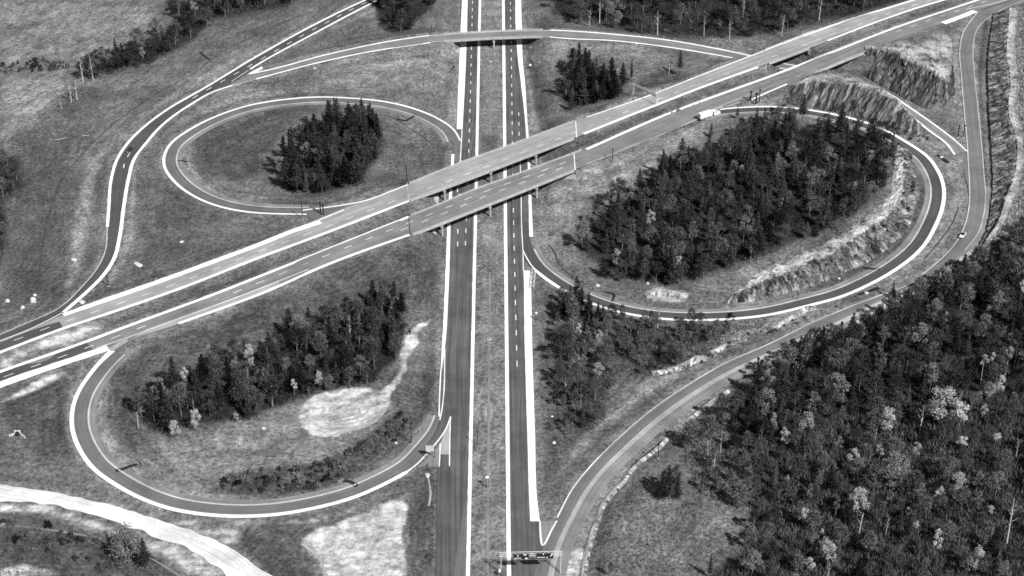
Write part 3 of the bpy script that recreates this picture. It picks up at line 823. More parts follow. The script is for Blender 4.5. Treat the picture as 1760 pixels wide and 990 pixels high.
wood('north', [(948,-60),(950,26),(1000,40),(1060,52),(1150,65),(1250,68),(1330,58),(1400,42),(1480,27),(1560,5),(1620,-20),(1700,-60)])
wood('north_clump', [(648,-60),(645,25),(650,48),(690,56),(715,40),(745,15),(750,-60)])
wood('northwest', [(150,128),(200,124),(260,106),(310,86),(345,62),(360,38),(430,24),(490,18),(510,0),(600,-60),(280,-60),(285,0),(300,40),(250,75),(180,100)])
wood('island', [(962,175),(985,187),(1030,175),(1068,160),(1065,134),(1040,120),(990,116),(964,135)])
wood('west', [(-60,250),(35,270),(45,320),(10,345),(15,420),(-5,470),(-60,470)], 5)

g = np.clip(1 - (edge - 0.5) / 3.2, 0, 1)
A['dry'] = np.maximum(A['dry'], 0.45 * g * (A['dark'] < .9))

m, nt, out = nmat('ground')
geo = nt.nodes.new('ShaderNodeNewGeometry'); P_ = geo.outputs['Position']
big = noise_tex(nt, P_, 0.022, 5, 0.6)
mid = noise_tex(nt, P_, 0.13, 6, 0.7)
fine = noise_tex(nt, P_, 0.62, 4, 0.8)
mow = noise_tex(nt, P_, 0.30, 4, 0.7, mapping=(1.0, 0.35, 1))
tuft = nt.nodes.new('ShaderNodeTexVoronoi'); tuft.inputs['Scale'].default_value = 0.34; nt.links.new(P_, tuft.inputs['Vector'])
def at(k):
    a = nt.nodes.new('ShaderNodeAttribute'); a.attribute_name = k; return a.outputs['Fac']
def thr(k, spread=0.6):
    """area weight broken up by noise so its border is ragged"""
    w = math_node(nt, 'ADD', at(k), math_node(nt, 'MULTIPLY', math_node(nt, 'SUBTRACT', mid, 0.5), spread))
    return ramp(nt, w, 0.18, 0.82, 0, 1, True)
grain = math_node(nt, 'MULTIPLY', ramp(nt, fine, 0.30, 0.70, 0.24, 1.88), ramp(nt, mid, 0.3, 0.7, 0.74, 1.26))
grain = math_node(nt, 'MULTIPLY', grain, ramp(nt, mow, 0.3, 0.7, 0.84, 1.16))
gv = nt.nodes.new('ShaderNodeCombineXYZ'); sp_ = nt.nodes.new('ShaderNodeSeparateXYZ'); nt.links.new(P_, sp_.inputs[0])
nt.links.new(math_node(nt, 'ADD', at('gap'), math_node(nt, 'MULTIPLY', big, 30.0)), gv.inputs[0]); nt.links.new(math_node(nt, 'MULTIPLY', sp_.outputs[0], .05), gv.inputs[1]); nt.links.new(math_node(nt, 'MULTIPLY', sp_.outputs[1], .05), gv.inputs[2])
rows_ = noise_tex(nt, gv.outputs[0], 0.5, 4, 0.7)          # mowing and drainage lines that follow the roads
grain = math_node(nt, 'MULTIPLY', grain, ramp(nt, rows_, 0.32, 0.68, 0.72, 1.30))
patch_ = noise_tex(nt, P_, 0.055, 5, 0.65)
grain = math_node(nt, 'MULTIPLY', grain, ramp(nt, patch_, 0.34, 0.66, 0.84, 1.18))
grass = math_node(nt, 'MULTIPLY', grain, ramp(nt, big, 0.32, 0.68, 0.074, 0.150))
dry = math_node(nt, 'MULTIPLY', grain, ramp(nt, mid, 0.3, 0.7, 0.16, 0.27))
dark = math_node(nt, 'MULTIPLY', grain, ramp(nt, mid, 0.3, 0.7, 0.048, 0.092))
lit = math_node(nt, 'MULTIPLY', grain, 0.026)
rv = nt.nodes.new('ShaderNodeVectorMath'); rv.operation = 'MULTIPLY_ADD'; nt.links.new(P_, rv.inputs[0]); rv.inputs[1].default_value = (.33, 1.0, 1)
cw = nt.nodes.new('ShaderNodeCombineXYZ'); nt.links.new(math_node(nt, 'MULTIPLY', big, 14.0), cw.inputs[0]); nt.links.new(math_node(nt, 'MULTIPLY', patch_, 22.0), cw.inputs[1]); nt.links.new(cw.outputs[0], rv.inputs[2])
rut = noise_tex(nt, rv.outputs[0], 0.42, 4, 0.65)
soil = math_node(nt, 'MULTIPLY', ramp(nt, rut, 0.34, 0.66, 0.60, 1.15), ramp(nt, mid, 0.34, 0.62, 0.22, 0.74))
soil = math_node(nt, 'MULTIPLY', soil, ramp(nt, fine, 0.3, 0.7, 0.75, 1.2))
v = mixv(nt, at('dry'), grass, dry)
v = mixv(nt, thr('dark', .8), v, dark)
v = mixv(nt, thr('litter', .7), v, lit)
v = mixv(nt, thr('soil', .9), v, soil)
hgt = math_node(nt, 'ADD', fine, math_node(nt, 'MULTIPLY', tuft.outputs['Distance'], 0.35))
finish(nt, out, v, 0.95, bump=hgt, bump_strength=0.8, bump_dist=0.7, spec=0.05)

idx = np.arange(NX * NY).reshape(NY, NX)
quads = np.stack([idx[:-1, :-1].ravel(), idx[:-1, 1:].ravel(), idx[1:, 1:].ravel(), idx[1:, :-1].ravel()], 1)
me = bpy.data.meshes.new('ground')
me.vertices.add(len(PT)); me.vertices.foreach_set('co', np.c_[PT, TZ].astype(np.float32).ravel())
me.loops.add(len(quads) * 4); me.loops.foreach_set('vertex_index', quads.ravel().astype(np.int32))
me.polygons.add(len(quads)); me.polygons.foreach_set('loop_start', np.arange(0, len(quads) * 4, 4, dtype=np.int32))
me.polygons.foreach_set('use_smooth', np.ones(len(quads), bool))
me.materials.append(MATS['ground'])
me.update(); me.validate()
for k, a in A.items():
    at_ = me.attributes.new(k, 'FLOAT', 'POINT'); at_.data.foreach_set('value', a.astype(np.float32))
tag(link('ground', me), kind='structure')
# ------------------------------------------------------------------ bridges
def clip_px(p, lo, hi):
    px, py = PX(p[:, 0], p[:, 1], p[:, 2]); return p[(px >= lo) & (px <= hi)]
def wall_along(p, thick, z0, z1):
    """closed wall following a polyline; z0,z1 relative to it"""
    a = offset(p, thick / 2); b = offset(p, -thick / 2); n = len(p)
    v = []
    for q, dz in ((a, z0), (a, z1), (b, z1), (b, z0)):
        r = q.copy(); r[:, 2] += dz; v.append(r)
    v = np.stack(v, 1).reshape(-1, 3); f = []
    for i in range(n - 1):
        for k in range(4):
            f.append((4*i + k, 4*i + (k+1) % 4, 4*(i+1) + (k+1) % 4, 4*(i+1) + k))
    f += [(0, 1, 2, 3), (4*n-1, 4*n-2, 4*n-3, 4*n-4)]
    return v, f
def bridge(label, north, south, rows, ends, thick=1.35, slope=True, group='road bridges of the interchange', rail_gap=3.0):
    n = max(len(north), len(south)); no = resample(north, n); so = resample(south, n)
    no = offset(no, 0.5); so = offset(so, -0.5)
    c = (no[n // 2] + so[n // 2]) / 2
    root = thing('road_bridge', label, 'bridge', (c[0], c[1], 0), group=group)
    rel = Vector((-c[0], -c[1], 0))
    def sub(v): v = np.array(v, float); v[:, :2] -= c[:2]; return v
    v = np.stack([no - [0, 0, .06], so - [0, 0, .06], so - [0, 0, .8], no - [0, 0, .8]], 1).reshape(-1, 3)
    f = []
    for i in range(n - 1):
        for k in range(4):
            f.append((4*i + k, 4*i + (k+1) % 4, 4*(i+1) + (k+1) % 4, 4*(i+1) + k))
    f += [(0, 1, 2, 3), (4*n-1, 4*n-2, 4*n-3, 4*n-4)]
    link('deck', mesh_data('deck', sub(v), f, 'concrete'), root)
    w = np.linalg.norm((no - so)[:, :2], axis=1).mean()
    for k in range(4):
        t = (1.4 + (w - 2.8) * k / 3) / w
        v, f = wall_along(no * (1 - t) + so * t, .5, -thick - .35, -.78)
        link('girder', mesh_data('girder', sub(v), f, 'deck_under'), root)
    for e, sg in ((no, -1), (so, 1)):
        q = offset(e, sg * 0.22)
        v, f = wall_along(q, 0.36, -0.06, 0.40)
        par = link('parapet', mesh_data('parapet', sub(v), f, 'concrete'), root)
        mb = MB(); s = dense(q, rail_gap)
        for p in s: mb.box((p[0], p[1], p[2] + .6), (.14, .14, .42))
        mb.v = [(a - c[0], b - c[1], d) for a, b, d in mb.v]
        v2, f2 = wall_along(q, 0.08, .74, .82)
        mb.add([(a - c[0], b - c[1], d) for a, b, d in v2], f2)
        mb.build('railing', 'metal_light', par)
    def at_x(X):
        a = np.array([np.interp(X, e[:, 0], e[:, 1]) for e in (no, so)]); z = float(np.interp(X, no[:, 0], no[:, 2])); return a[0], a[1], z
    for X in rows:
        y1, y0, z = at_x(X)
        pier = MB().box((X - c[0], (y0 + y1) / 2 - c[1], z - thick - .85), (1.3, y1 - y0 - 1.4, 1.0)).build('pier', 'concrete', root)
        for t in (.08, .5, .92):
            y = y0 + (y1 - y0) * t; g = ground(X, y) - .5
            MB().tube([(X - c[0], y - c[1], g), (X - c[0], y - c[1], z - thick - 1.3)], .5, 10).build('column', 'concrete', pier)
    for X, toe, toe_z in ends:
        y1, y0, z = at_x(X)
        dirn = 1 if (toe or X) > X else -1
        if toe is None: dirn = -1 if X > c[0] else 1
        g = min(ground(X + dirn * 3, (y0 + y1) / 2), z - thick - 1) - 1.0
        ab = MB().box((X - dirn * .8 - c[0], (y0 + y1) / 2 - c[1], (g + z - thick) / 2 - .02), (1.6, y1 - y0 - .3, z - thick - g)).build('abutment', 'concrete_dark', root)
        if toe is not None:
            zt_ = z - thick - 1.0
            vs = []
            for (xx, zz) in ((X, zt_), (toe, toe_z)):
                for yy in (y0 - 1.6, y1 + 1.6):
                    vs += [(xx - c[0], yy - c[1], zz), (xx - c[0], yy - c[1], zz - 2.5)]
            MB().add(vs, [(0,2,6,4),(1,5,7,3),(0,4,5,1),(2,3,7,6),(4,6,7,5),(0,1,3,2)]).build('slope_paving', 'concrete', ab)
    return root

xl = G(764, 350)[0]; xm = G(843.5, 330)[0]; xr = G(921.5, 300)[0]
n_edge = path(X(N_OUT), 2.5, 3); n_in = path(X(N_IN), 2.5, 3); s_in = path(X(S_IN), 2.5, 3); s_out = path(X(S_OUT), 2.5, 3)
e1 = (G(703, 330, 7.5)[0], xl - 3.0, .5); e2 = (G(989, 225, 7.8)[0], xr + 3.0, .5)
bridge('long concrete bridge carrying the upper crossing carriageway over the main highway', clip_px(n_edge, 699, 991), clip_px(n_in, 702, 991), [xl, xm, xr], [e1, e2])
e1 = (G(706, 390, 7.5)[0], xl - 3.0, .5); e2 = (G(988, 275, 7.8)[0], xr + 3.0, .5)
bridge('long concrete bridge carrying the lower crossing carriageway, the one nearer the overhead sign', clip_px(s_in, 703, 1004), clip_px(s_out, 706, 989), [xl, xm, xr], [e1, e2])
tu = path(T(T_U), 2.5, 3); tl = path(T(T_L), 2.5, 3)
xa = G(765, 72, 7)[0]; xb = G(936, 66, 7)[0]
bridge('narrow curved overpass crossing the main highway near the top of the view', clip_px(tu, 762, 939), clip_px(tl, 763, 938), [G(849, 78)[0]], [(xa, xa + 8, .6), (xb, xb - 9, .6)], thick=1.3)
bridge('short bridge over the road leading into the rock cut, on the upper carriageway', clip_px(n_edge, 1312, 1400), clip_px(n_in, 1318, 1392), [], [(G(1322, 106, 12.5)[0], None, 0), (G(1389, 84, 13)[0], None, 0)], thick=1.4)
sb_ = bridge('short bridge beside the dark rock face, on the lower carriageway', clip_px(s_in, 1396, 1486), clip_px(s_out, 1396, 1486), [], [(G(1406, 118, 13.5)[0], None, 0), (G(1482, 85, 13.9)[0], None, 0)], thick=1.4)

v, f = wall_along(offset(clip_px(s_in, 1298, 1404), -.35), .5, -8.5, -.02)
v = np.array(v); v[:, :2] -= np.array(sb_.location)[:2]
link('added_retaining_wall', mesh_data('added_retaining_wall', v, f, 'concrete_dark'), sb_)  # added wall, unseen; lets the ground drop so the underpass gap stays shaded
# ------------------------------------------------------------------ rock cuts and outcrops
def rock(name, label, cat, stations, mat, amp=0.8, top_w=.55, rows=(14, 12), step=1.1, vert=1.0, seed=0, group=None, strip_top=1.0, world=False):
    """stations: (foot, crest, back) photograph points with heights, lofted along the cut"""
    L = [catmull([s[k] if world else G(*s[k]) for s in stations], 2.0) for k in range(3)]
    n = int(max(np.sum(np.linalg.norm(np.diff(l, axis=0), axis=1)) for l in L) / step) + 2
    L = [resample(l, n) for l in L]
    prof = [(0, t) for t in np.linspace(0, 1, rows[0], endpoint=False)] + [(1, t) for t in np.linspace(0, 1, rows[1])]
    m = len(prof)
    V = np.zeros((n, m, 3)); S = np.zeros((n, m, 3))
    s = np.r_[0, np.cumsum(np.linalg.norm(np.diff(L[0], axis=0), axis=1))]
    for j, (k, t) in enumerate(prof):
        tt = t ** (1.0 if k else 1.15)
        V[:, j] = L[k] * (1 - t) + L[k + 1] * t
        if k == 0: V[:, j, 2] = L[0][:, 2] * (1 - tt) + L[1][:, 2] * tt
        up = 0.0 if k == 0 and t < .86 else (1.0 if k == 1 and t < top_w else (1 - (t - top_w) / (.9 * top_w) if k == 1 else (t - .8) * 5))
        run = np.linalg.norm((V[:, j] - L[1])[:, :2], axis=1) * 4.5 if k else 0.0
        wv = np.array([.5 * mnoise.noise((p_[0] * .22, p_[1] * .22, p_[2] * .22)) + .5 * mnoise.noise((p_[0] * .7, p_[1] * .7, p_[2] * .7)) for p_ in V[:, j]])
        S[:, j] = np.stack([s + wv, V[:, j, 2] + run, np.full(n, np.clip(up, 0, 1) * strip_top)], 1)
    nn = normals(L[1])
    side = np.sign(np.sum((L[0] - L[1])[:, :2] * nn, axis=1).mean())
    for i in range(n):
        for j in range(m):
            p = V[i, j]
            sw = s[i] + .5 * mnoise.noise((p[0] * .25, p[1] * .25, p[2] * .25))
            col = .9 * mnoise.noise((sw * .22 + p[2] * .05, seed, p[2] * .14)) + .6 * mnoise.noise((sw * .75, seed + 5, p[2] * .22))
            q = mnoise.noise((p[0] * .33, p[1] * .33, p[2] * .33 + seed)) + .7 * mnoise.noise((p[0] * .9, p[1] * .9, p[2] * .9))
            big = mnoise.noise((p[0] * .09, p[1] * .09, seed * 3.1))
            e = min(1.0, .12 + j * .3) if j < m - 1 else .15
            blk = mnoise.cell((s[i] * .33 + p[2] * .04, p[2] * .22, seed)) - .5 + .6 * (mnoise.cell((s[i] * .8, p[2] * .5, seed + 3)) - .5)
            face = 1.0 if prof[j][0] == 0 else .12
            V[i, j, :2] += nn[i] * side * e * amp * face * (.75 * col * vert + .8 * q + .9 * blk)
            V[i, j, 2] += e * amp * (.8 * q + .7 * big + (.4 * col if prof[j][0] == 0 else 0)) * (1 if prof[j][0] == 0 else .7)
    V[:, 0, 2] -= 1.2; V[:, -1, 2] -= 1.0
    c = V.reshape(-1, 3).mean(0); c[2] = V[:, 0, 2].mean()
    f = []
    for i in range(n - 1):
        for j in range(m - 1):
            f.append((i*m + j, (i+1)*m + j, (i+1)*m + j + 1, i*m + j + 1))
    f.append(tuple(range(m))); f.append(tuple((n-1)*m + j for j in range(m))[::-1])
    me = mesh_data(name, V.reshape(-1, 3) - c, f, mat, attr={'strat': S.reshape(-1, 3)})
    o = link(name, me, None, tuple(c))
    return tag(o, label, cat, group)

rock('rock_cut', 'tall dark blasted rock face with a pale stripped top, beside the crossing highway', 'rock face', [
 ((1477,125,6.3),(1488,80,15.2),(1494,78,13.8)),((1500,142,6.3),(1515,81,16),(1532,70,14)),((1530,158,6.4),(1545,89,16.5),(1565,60,14)),
 ((1560,174,6.8),(1575,103,16.5),(1590,52,14)),((1590,188,7),(1605,117,15.5),(1616,47,14)),((1618,193,7.3),(1626,138,13.5),(1631,55,13)),
 ((1638,180,7.8),(1634,120,12.5),(1634,60,12.6)),((1644,135,9),(1638,95,11.8),(1636,64,12.2))], 'rock_face', .9, seed=1, vert=.9)
rock('rock_cut', 'lower scrubby rock face between the loop ramp and the road through the cut', 'rock face', [
 ((1346,174,10.9),(1366,146,13.5),(1374,140,12.3)),((1368,182,10.8),(1390,138,14.3),(1387,130,12.6)),((1396,186,10.6),(1415,137,14.8),(1426,118,12.6)),
 ((1440,195,10.2),(1445,139,15),(1462,120,7)),((1480,205,9.7),(1480,144,14.4),(1487,135,7)),((1515,217,9.2),(1515,153,13.4),(1518,158,7)),
 ((1548,228,8.6),(1545,172,11.8),(1549,178,7.2)),((1578,233,8),(1563,193,9.8),(1567,200,7.2)),((1592,237,7.6),(1580,215,8.2),(1582,216,7.2))], 'rock_mid', .9, seed=2, top_w=.35, vert=.6)
rock('rock_bank', 'long rocky bank with a pale broken ledge, running beside the outer ramp', 'rock bank', [
 ((1706,22,14.6),(1735,14,19),(1900,-8,20)),((1700,60,13.2),(1733,48,18),(1900,40,19)),((1696,100,11.8),(1730,90,17),(1900,90,18)),((1696,150,10.6),(1737,140,16),(1900,140,17)),
 ((1698,200,9.6),(1733,190,15),(1900,190,16)),((1701,250,8.6),(1748,245,14.3),(1900,240,15)),((1703,300,7.8),(1744,298,13.3),(1900,290,14)),((1701,350,7.2),(1728,342,12),(1900,340,13)),
 ((1694,395,6.8),(1714,383,10.8),(1900,390,12)),((1680,425,6.4),(1694,413,8.8),(1760,432,11))], 'rock_bank', .55, rows=(16, 34), step=1.1, seed=3, top_w=.05, vert=1.3)
rock('rock_outcrop', 'long broken pale outcrop on the outer side of the wood inside the large loop', 'rock outcrop', [
 ((1570,262,8.3),(1548,252,11.5),(1532,262,10)),((1577,300,7.3),(1552,290,12.5),(1526,300,10)),((1575,345,6.8),(1550,333,13),(1516,340,10)),
 ((1562,392,6.2),(1530,368,13),(1486,365,10)),((1528,427,5.6),(1495,393,12.3),(1446,395,10)),((1480,457,5.1),(1445,423,11.2),(1406,420,9.5)),
 ((1420,483,4.6),(1390,449,9.8),(1356,440,8.6)),((1350,504,4.0),(1330,474,8.2),(1306,462,7)),((1296,518,3.4),(1290,494,6.5),(1272,480,5.6)),((1250,521,3),(1262,505,4.8),(1262,495,4.6))], 'rock_pale', 1.7, rows=(14, 14), step=1.0, vert=.15, seed=4, top_w=.45)
def ledge(label, pts, w, h, seed, mat='rock_ledge', group=None):
    W_ = np.array([on_ground(x, y) for x, y, hh in pts]); nn = normals(W_)
    st = []
    for (x, y, hh), p, m_ in zip(pts, W_, nn):
        if m_[1] < 0: m_ = -m_
        q = [(p[0] + m_[0] * w * .17 * f, p[1] + m_[1] * w * .17 * f) for f in (-1, 0, 1.3)]
        st.append(((*q[0], ground(*q[0])), (*q[1], ground(*q[1]) + h * hh * .8), (*q[2], ground(*q[2]) + .1)))
    return rock('rock_ledge', label, 'rock ledge', st, mat, .35, rows=(5, 5), step=.8, vert=.5, seed=seed, group=group, world=True)
ledge('thin pale rock ledge edging the field below the outer ramp', [(1004,992,.6),(1010,950,.8),(1019,920,.5),(1029,893,.6),(1043,860,.7),(1060,841,.9),(1072,828,.6),(1083,812,1),(1100,796,1.4),(1113,786,1.2),(1136,767,1.5),(1146,755,.6)], 8, 1.6, 11)
ledge('pale rock ledge at the foot of the dark wood on the outer ramp bend', [(1180,727,.6),(1192,717,1),(1217,697,1.2),(1232,686,.8),(1252,673,1)], 9, 1.8, 12)
ledge('pale crumbling ledge among thin saplings inside the outer ramp', [(1120,643,.6),(1152,637,.9),(1180,628,.8),(1195,619,1.4),(1212,617,1)], 11, 2.0, 13)
ledge('small pale ledge by the outer ramp, east of the saplings', [(1221,607,.7),(1236,601,1),(1247,594,.8)], 9, 1.8, 14)
ledge('pale rock tongue in the narrow strip between loop ramp and outer ramp', [(1330,566,.4),(1352,552,.8),(1372,541,1.2),(1390,533,1.5),(1402,532,.9)], 10, 2.2, 15)
ledge('pale weathered rock heap in grass south of the wood in the large loop', [(1110,511,.5),(1128,505,1.2),(1150,505,1.4),(1170,511,1.0),(1180,514,.4)], 13, 2.0, 16)
ledge('broken pale rock along the wood edge where the outer ramp bends', [(1470,556,.6),(1500,540,.8),(1530,520,1),(1560,507,1.1),(1590,492,1.2),(1620,470,1),(1645,452,.7),(1672,432,1)], 10, 2.0, 17)
# ------------------------------------------------------------------ trees
def leaf_quads(V, Fc, c, size, up=0.35):
    """one leaf clump: a bent quad with random orientation"""
    n = rng.normal(size=3); n[2] += up * 2; n /= np.linalg.norm(n)
    a = np.cross(n, rng.normal(size=3)); a /= np.linalg.norm(a) + 1e-9
    b = np.cross(n, a)
    s = size * rng.uniform(.7, 1.3); r = s * rng.uniform(.55, 1.0)
    k = len(V)
    V += [tuple(c - a * s * .5), tuple(c + b * r * .5), tuple(c + a * s * .5), tuple(c - b * r * .5)]
    Fc.append((k, k + 1, k + 2, k + 3))
def conifer_mesh(i, h, r, skirt):
    V, Fc = [], []
    nw = int(h * 1.5)
    ph = rng.uniform(0, 6)
    for w in range(nw):
        t = (w + rng.uniform(0, .6)) / nw
        z = h * (skirt + (1 - skirt) * t)
        rad = r * (1 - t) ** .75 * rng.uniform(.7, 1.15) * (0.75 + .25 * min(1, t * 6)) + .15
        nb = max(4, int(5 + 6 * (1 - t)))
        for b in range(nb):
            a = ph + w * 2.4 + b * 6.283 / nb + rng.uniform(-.35, .35)
            L = rad * rng.uniform(.6, 1.12)
            k = max(2, int(L / .42))
            for q in range(k):
                u = (q + .6) / k
                c = np.array([math.cos(a) * L * u, math.sin(a) * L * u, z - .22 * L * u * u + rng.uniform(-.15, .15)])
                leaf_quads(V, Fc, c, .58 + .3 * (1 - u), .5)
    for q in range(8):
        leaf_quads(V, Fc, np.array([rng.uniform(-.1, .1), rng.uniform(-.1, .1), h - .1 * q]), .35)
    return V, Fc
def lobes_mesh(h, r, base, lobes, per, size, rag=.25):
    V, Fc = [], []
    cen = []
    for k in range(lobes):
        t = (k + .5) / lobes
        z = base + (h - base) * (t * .8 + .05)
        rr = r * math.sin(math.pi * min(.96, .22 + .72 * t)) ** .8 * .62
        a = k * 2.4 + rng.uniform(-.5, .5)
        cen.append((np.array([math.cos(a) * rr, math.sin(a) * rr, z]), r * rng.uniform(.38, .6)))
    cen.append((np.array([0, 0, h - r * .45]), r * .45))
    for c, lr in cen:
        lr *= rng.uniform(.7, 1.15); c = c + rng.normal(size=3) * r * .10
        for q in range(int(per * min(1.2, (lr / (r * .48)) ** 2))):
            d = rng.normal(size=3); d /= np.linalg.norm(d)
            if d[2] < -.35 and rng.random() < .6: d[2] *= -1
            p = c + d * lr * np.array([.9, .9, 1.05]) * (.8 + .45 * mnoise.noise((d[0] * 2.2 + c[0], d[1] * 2.2 + c[1], d[2] * 2.2 + c[2]))) * (1 - rag * rng.random() ** 2 * 2)
            leaf_quads(V, Fc, p, size, .3)
    return V, Fc, cen
def trunk_mesh(h, r0, limbs=(), lean=0.0):
    mb = MB()
    mb.tube([(0, 0, -.8), (lean * .3, 0, h * .35), (lean * .7, lean * .2, h * .7), (lean, lean * .3, h)], [r0, r0 * .8, r0 * .55, r0 * .25], 6)
    for z0, tip in limbs:
        st = np.array([lean * z0 / h, 0, z0]); mid = st * .5 + np.array(tip) * .5; mid[2] -= .25
        mb.tube([st, mid, tip], [r0 * .42, r0 * .3, r0 * .12], 4, False)
    return mb
def bare_mesh(h, r, dens):
    """fine twigs of a leafless crown: slender upward slivers along rising limbs"""
    V, Fc = [], []
    for k in range(dens):
        t = rng.uniform(.3, 1) ** .8
        a = rng.uniform(0, 6.283)
        rr = r * math.sin(math.pi * min(.98, .12 + .82 * (t - .3) / .7)) * rng.uniform(.15, 1) ** .6
        p = np.array([math.cos(a) * rr, math.sin(a) * rr, h * t * .96])
        d = np.array([math.cos(a) * .5, math.sin(a) * .5, 1.0]) + rng.normal(size=3) * .45; d /= np.linalg.norm(d)
        s = np.cross(d, rng.normal(size=3)); s /= np.linalg.norm(s) + 1e-9
        L = rng.uniform(.7, 1.7); w = rng.uniform(.10, .26)
        k0 = len(V); V += [tuple(p - s * w), tuple(p + s * w), tuple(p + d * L)]; Fc.append((k0, k0 + 1, k0 + 2))
    return V, Fc
PROTO = {}
def proto(key, crown, cmat, trunk, tmat, height):
    V, Fc = crown
    PROTO.setdefault(key, []).append((mesh_data('crown', V, Fc, cmat), trunk.data('trunk', tmat), height))
for i in range(7):
    h = 15 * (0.85 + .05 * i); r = [3.1, 3.8, 2.7, 4.2, 3.5, 2.6, 3.8][i]; sk = [.1, .16, .2, .1, .28, .15, .35][i]
    proto('conifer', conifer_mesh(i, h, r, sk), 'needles', trunk_mesh(h * .97, .24), 'bark_dark', h)
for key, mat, n, per in (('dark', 'leaf_dark', 5, 120), ('mid', 'leaf_mid', 5, 130), ('pale', 'leaf_pale', 5, 130)):
    for i in range(n):
        h = 13 + i * .7; r = [3.5, 4.2, 2.8, 3.8, 4.6][i]; base = h * [.38, .3, .45, .5, .34][i]
        V, Fc, cen = lobes_mesh(h, r, base, [7, 9, 6, 7, 10][i], per, .50, .34)
        limbs = [(base * .7 + .4 * k, tuple(c)) for k, (c, _r) in enumerate(cen[:6])]
        proto(key, (V, Fc), mat, trunk_mesh(h * .8, .22, limbs, rng.uniform(-.6, .6)), 'bark_grey', h)
for i, (h, rr_, bs, lb) in enumerate([(14, 5.6, 3.6, 14), (13, 4.4, 3.0, 10)]):
    V, Fc, cen = lobes_mesh(h, rr_, bs, lb, 170, .5, .4)
    proto('ash', (V, Fc), 'leaf_grey', trunk_mesh(h * .75, .24, [(bs * .6 + .3 * k, tuple(c)) for k, (c, _r) in enumerate(cen[:8])]), 'bark_grey', h)
for i in range(3):        # pale tops on long clear stems
    h = 17 + i; V, Fc, cen = lobes_mesh(h, 2.0 + .3 * i, h * .70, 4, 60, .6)
    proto('pole', (V, Fc), 'leaf_pale', trunk_mesh(h * .85, .18, [(h * .68, tuple(c)) for c, _ in cen[:3]], .5), 'bark_pale', h)
for i in range(6):
    h = 11 + i; r = [1.5, 2.2, 2.8, 1.8, 2.5, 3.2][i]
    limbs = []
    for k in range(12):
        z0 = h * rng.uniform(.25, .7); a = rng.uniform(0, 6.28); L = r * rng.uniform(.5, 1)
        limbs.append((z0, (math.cos(a) * L, math.sin(a) * L, min(h * .98, z0 + h * rng.uniform(.18, .32)))))
    proto('bare', bare_mesh(h, r, [260, 400, 520, 320, 450, 600][i]), 'twig_grey', trunk_mesh(h, .16, limbs, rng.uniform(-.4, .4)), 'bark_grey', h)
for i in range(3):        # dead standing stems
    h = 10 + 1.5 * i
    limbs = [(h * (.4 + .08 * k), (math.cos(k * 2.1) * 1.1, math.sin(k * 2.1) * 1.1, h * (.55 + .08 * k))) for k in range(5)]
    proto('snag', bare_mesh(h, .9, 26), 'twig_grey', trunk_mesh(h, .2, limbs, .4), 'bark_pale', h)
for i in range(4):
    V, Fc, cen = lobes_mesh(2.2 + .3 * i, 1.7 + .25 * i, .1, 5, 46, .5)
    proto('shrub', (V, Fc), 'leaf_dark' if i % 2 else 'leaf_mid', trunk_mesh(1.2, .08), 'bark_dark', 2.4 + .3 * i)
NAME = {'conifer': ('conifer_tree', 'conifer'), 'dark': ('broadleaf_tree', 'tree'), 'mid': ('grey_leaved_tree', 'tree'), 'pale': ('autumn_tree', 'tree'),
        'pole': ('autumn_tree', 'tree'), 'ash': ('grey_leaved_tree', 'tree'), 'bare': ('bare_tree', 'bare tree'), 'snag': ('dead_tree', 'dead tree'), 'shrub': ('shrub', 'shrub')}
TREES = []
def tree(key, x, y, h, label, group=None, z=None, i=None, wide=1.0):
    cr, tr, ph = PROTO[key][random.randrange(len(PROTO[key])) if i is None else i % len(PROTO[key])]
    s = h / ph
    z = ground(x, y) if z is None else z
    nm, cat = NAME[key]
    o = thing(nm, label, cat, (x, y, z), random.uniform(0, 6.28), group)
    o.scale = (s * wide, s * wide, s)
    link('crown', cr, o); link('trunk', tr, o)
    TREES.append((x, y, key))
    return o
def by_crown(key, px, py, h, label, group=None, wide=1.0, i=None, at=.68):
    """stand a tree where its crown is seen in the photograph"""
    x, y, z = on_ground(px, py, h * at)
    return tree(key, x, y, h, label, group, z, i, wide)

# --- trees that stand out
bc = by_crown
bc('conifer', 1170, 96, 16, 'lone dark conifer on a bare stem between overpass road and highway', i=6, wide=.8, at=.78)
bc('snag', 1151, 108, 11, 'thin dead stem standing beside the lone conifer', i=0)
bc('conifer', 1086, 113, 14, 'slender lone conifer on the open slope east of the island of conifers', i=2, wide=.6)
bc('ash', 216, 927, 16, 'big round grey-crowned tree beside the pale haul road', i=0, wide=1.15, at=.66)
bc('conifer', 246, 942, 15, 'dark ragged pine growing against the big round grey-crowned tree', i=4, wide=1.0)
bc('pale', 1622, 688, 20, 'largest pale autumn tree in the dark east wood', wide=1.3, i=4)
bc('pale', 1652, 708, 15, 'pale autumn tree tucked beside the largest pale tree of the east wood', i=0)
bc('pale', 1525, 716, 14, 'bright pale rounded tree in the middle of the east wood', i=1)
bc('pale', 1467, 786, 13, 'brightest whitish small tree in the grey brush of the east wood', i=2, wide=1.05)
bc('pale', 1386, 728, 17, 'pale lobed autumn tree near the west edge of the east wood', i=3, wide=.9)
bc('pale', 1329, 724, 13, 'small pale pointed tree at the west edge of the east wood', i=2, wide=.7)
bc('pale', 1349, 747, 11, 'small pale round tree just below the small pointed pale tree', i=0, wide=.8)
bc('ash', 1441, 658, 16, 'soft grey leafy tree on the upper west side of the east wood', i=1)
bc('ash', 1541, 800, 17, 'broad grey-leaved tree in the middle of the lower east wood', i=0)
bc('pale', 1648, 826, 13, 'pale scattered tree against black shade in the east wood', i=4, wide=.95)
bc('pale', 1609, 855, 9, 'small pale tree below the scattered pale tree of the east wood', i=2)
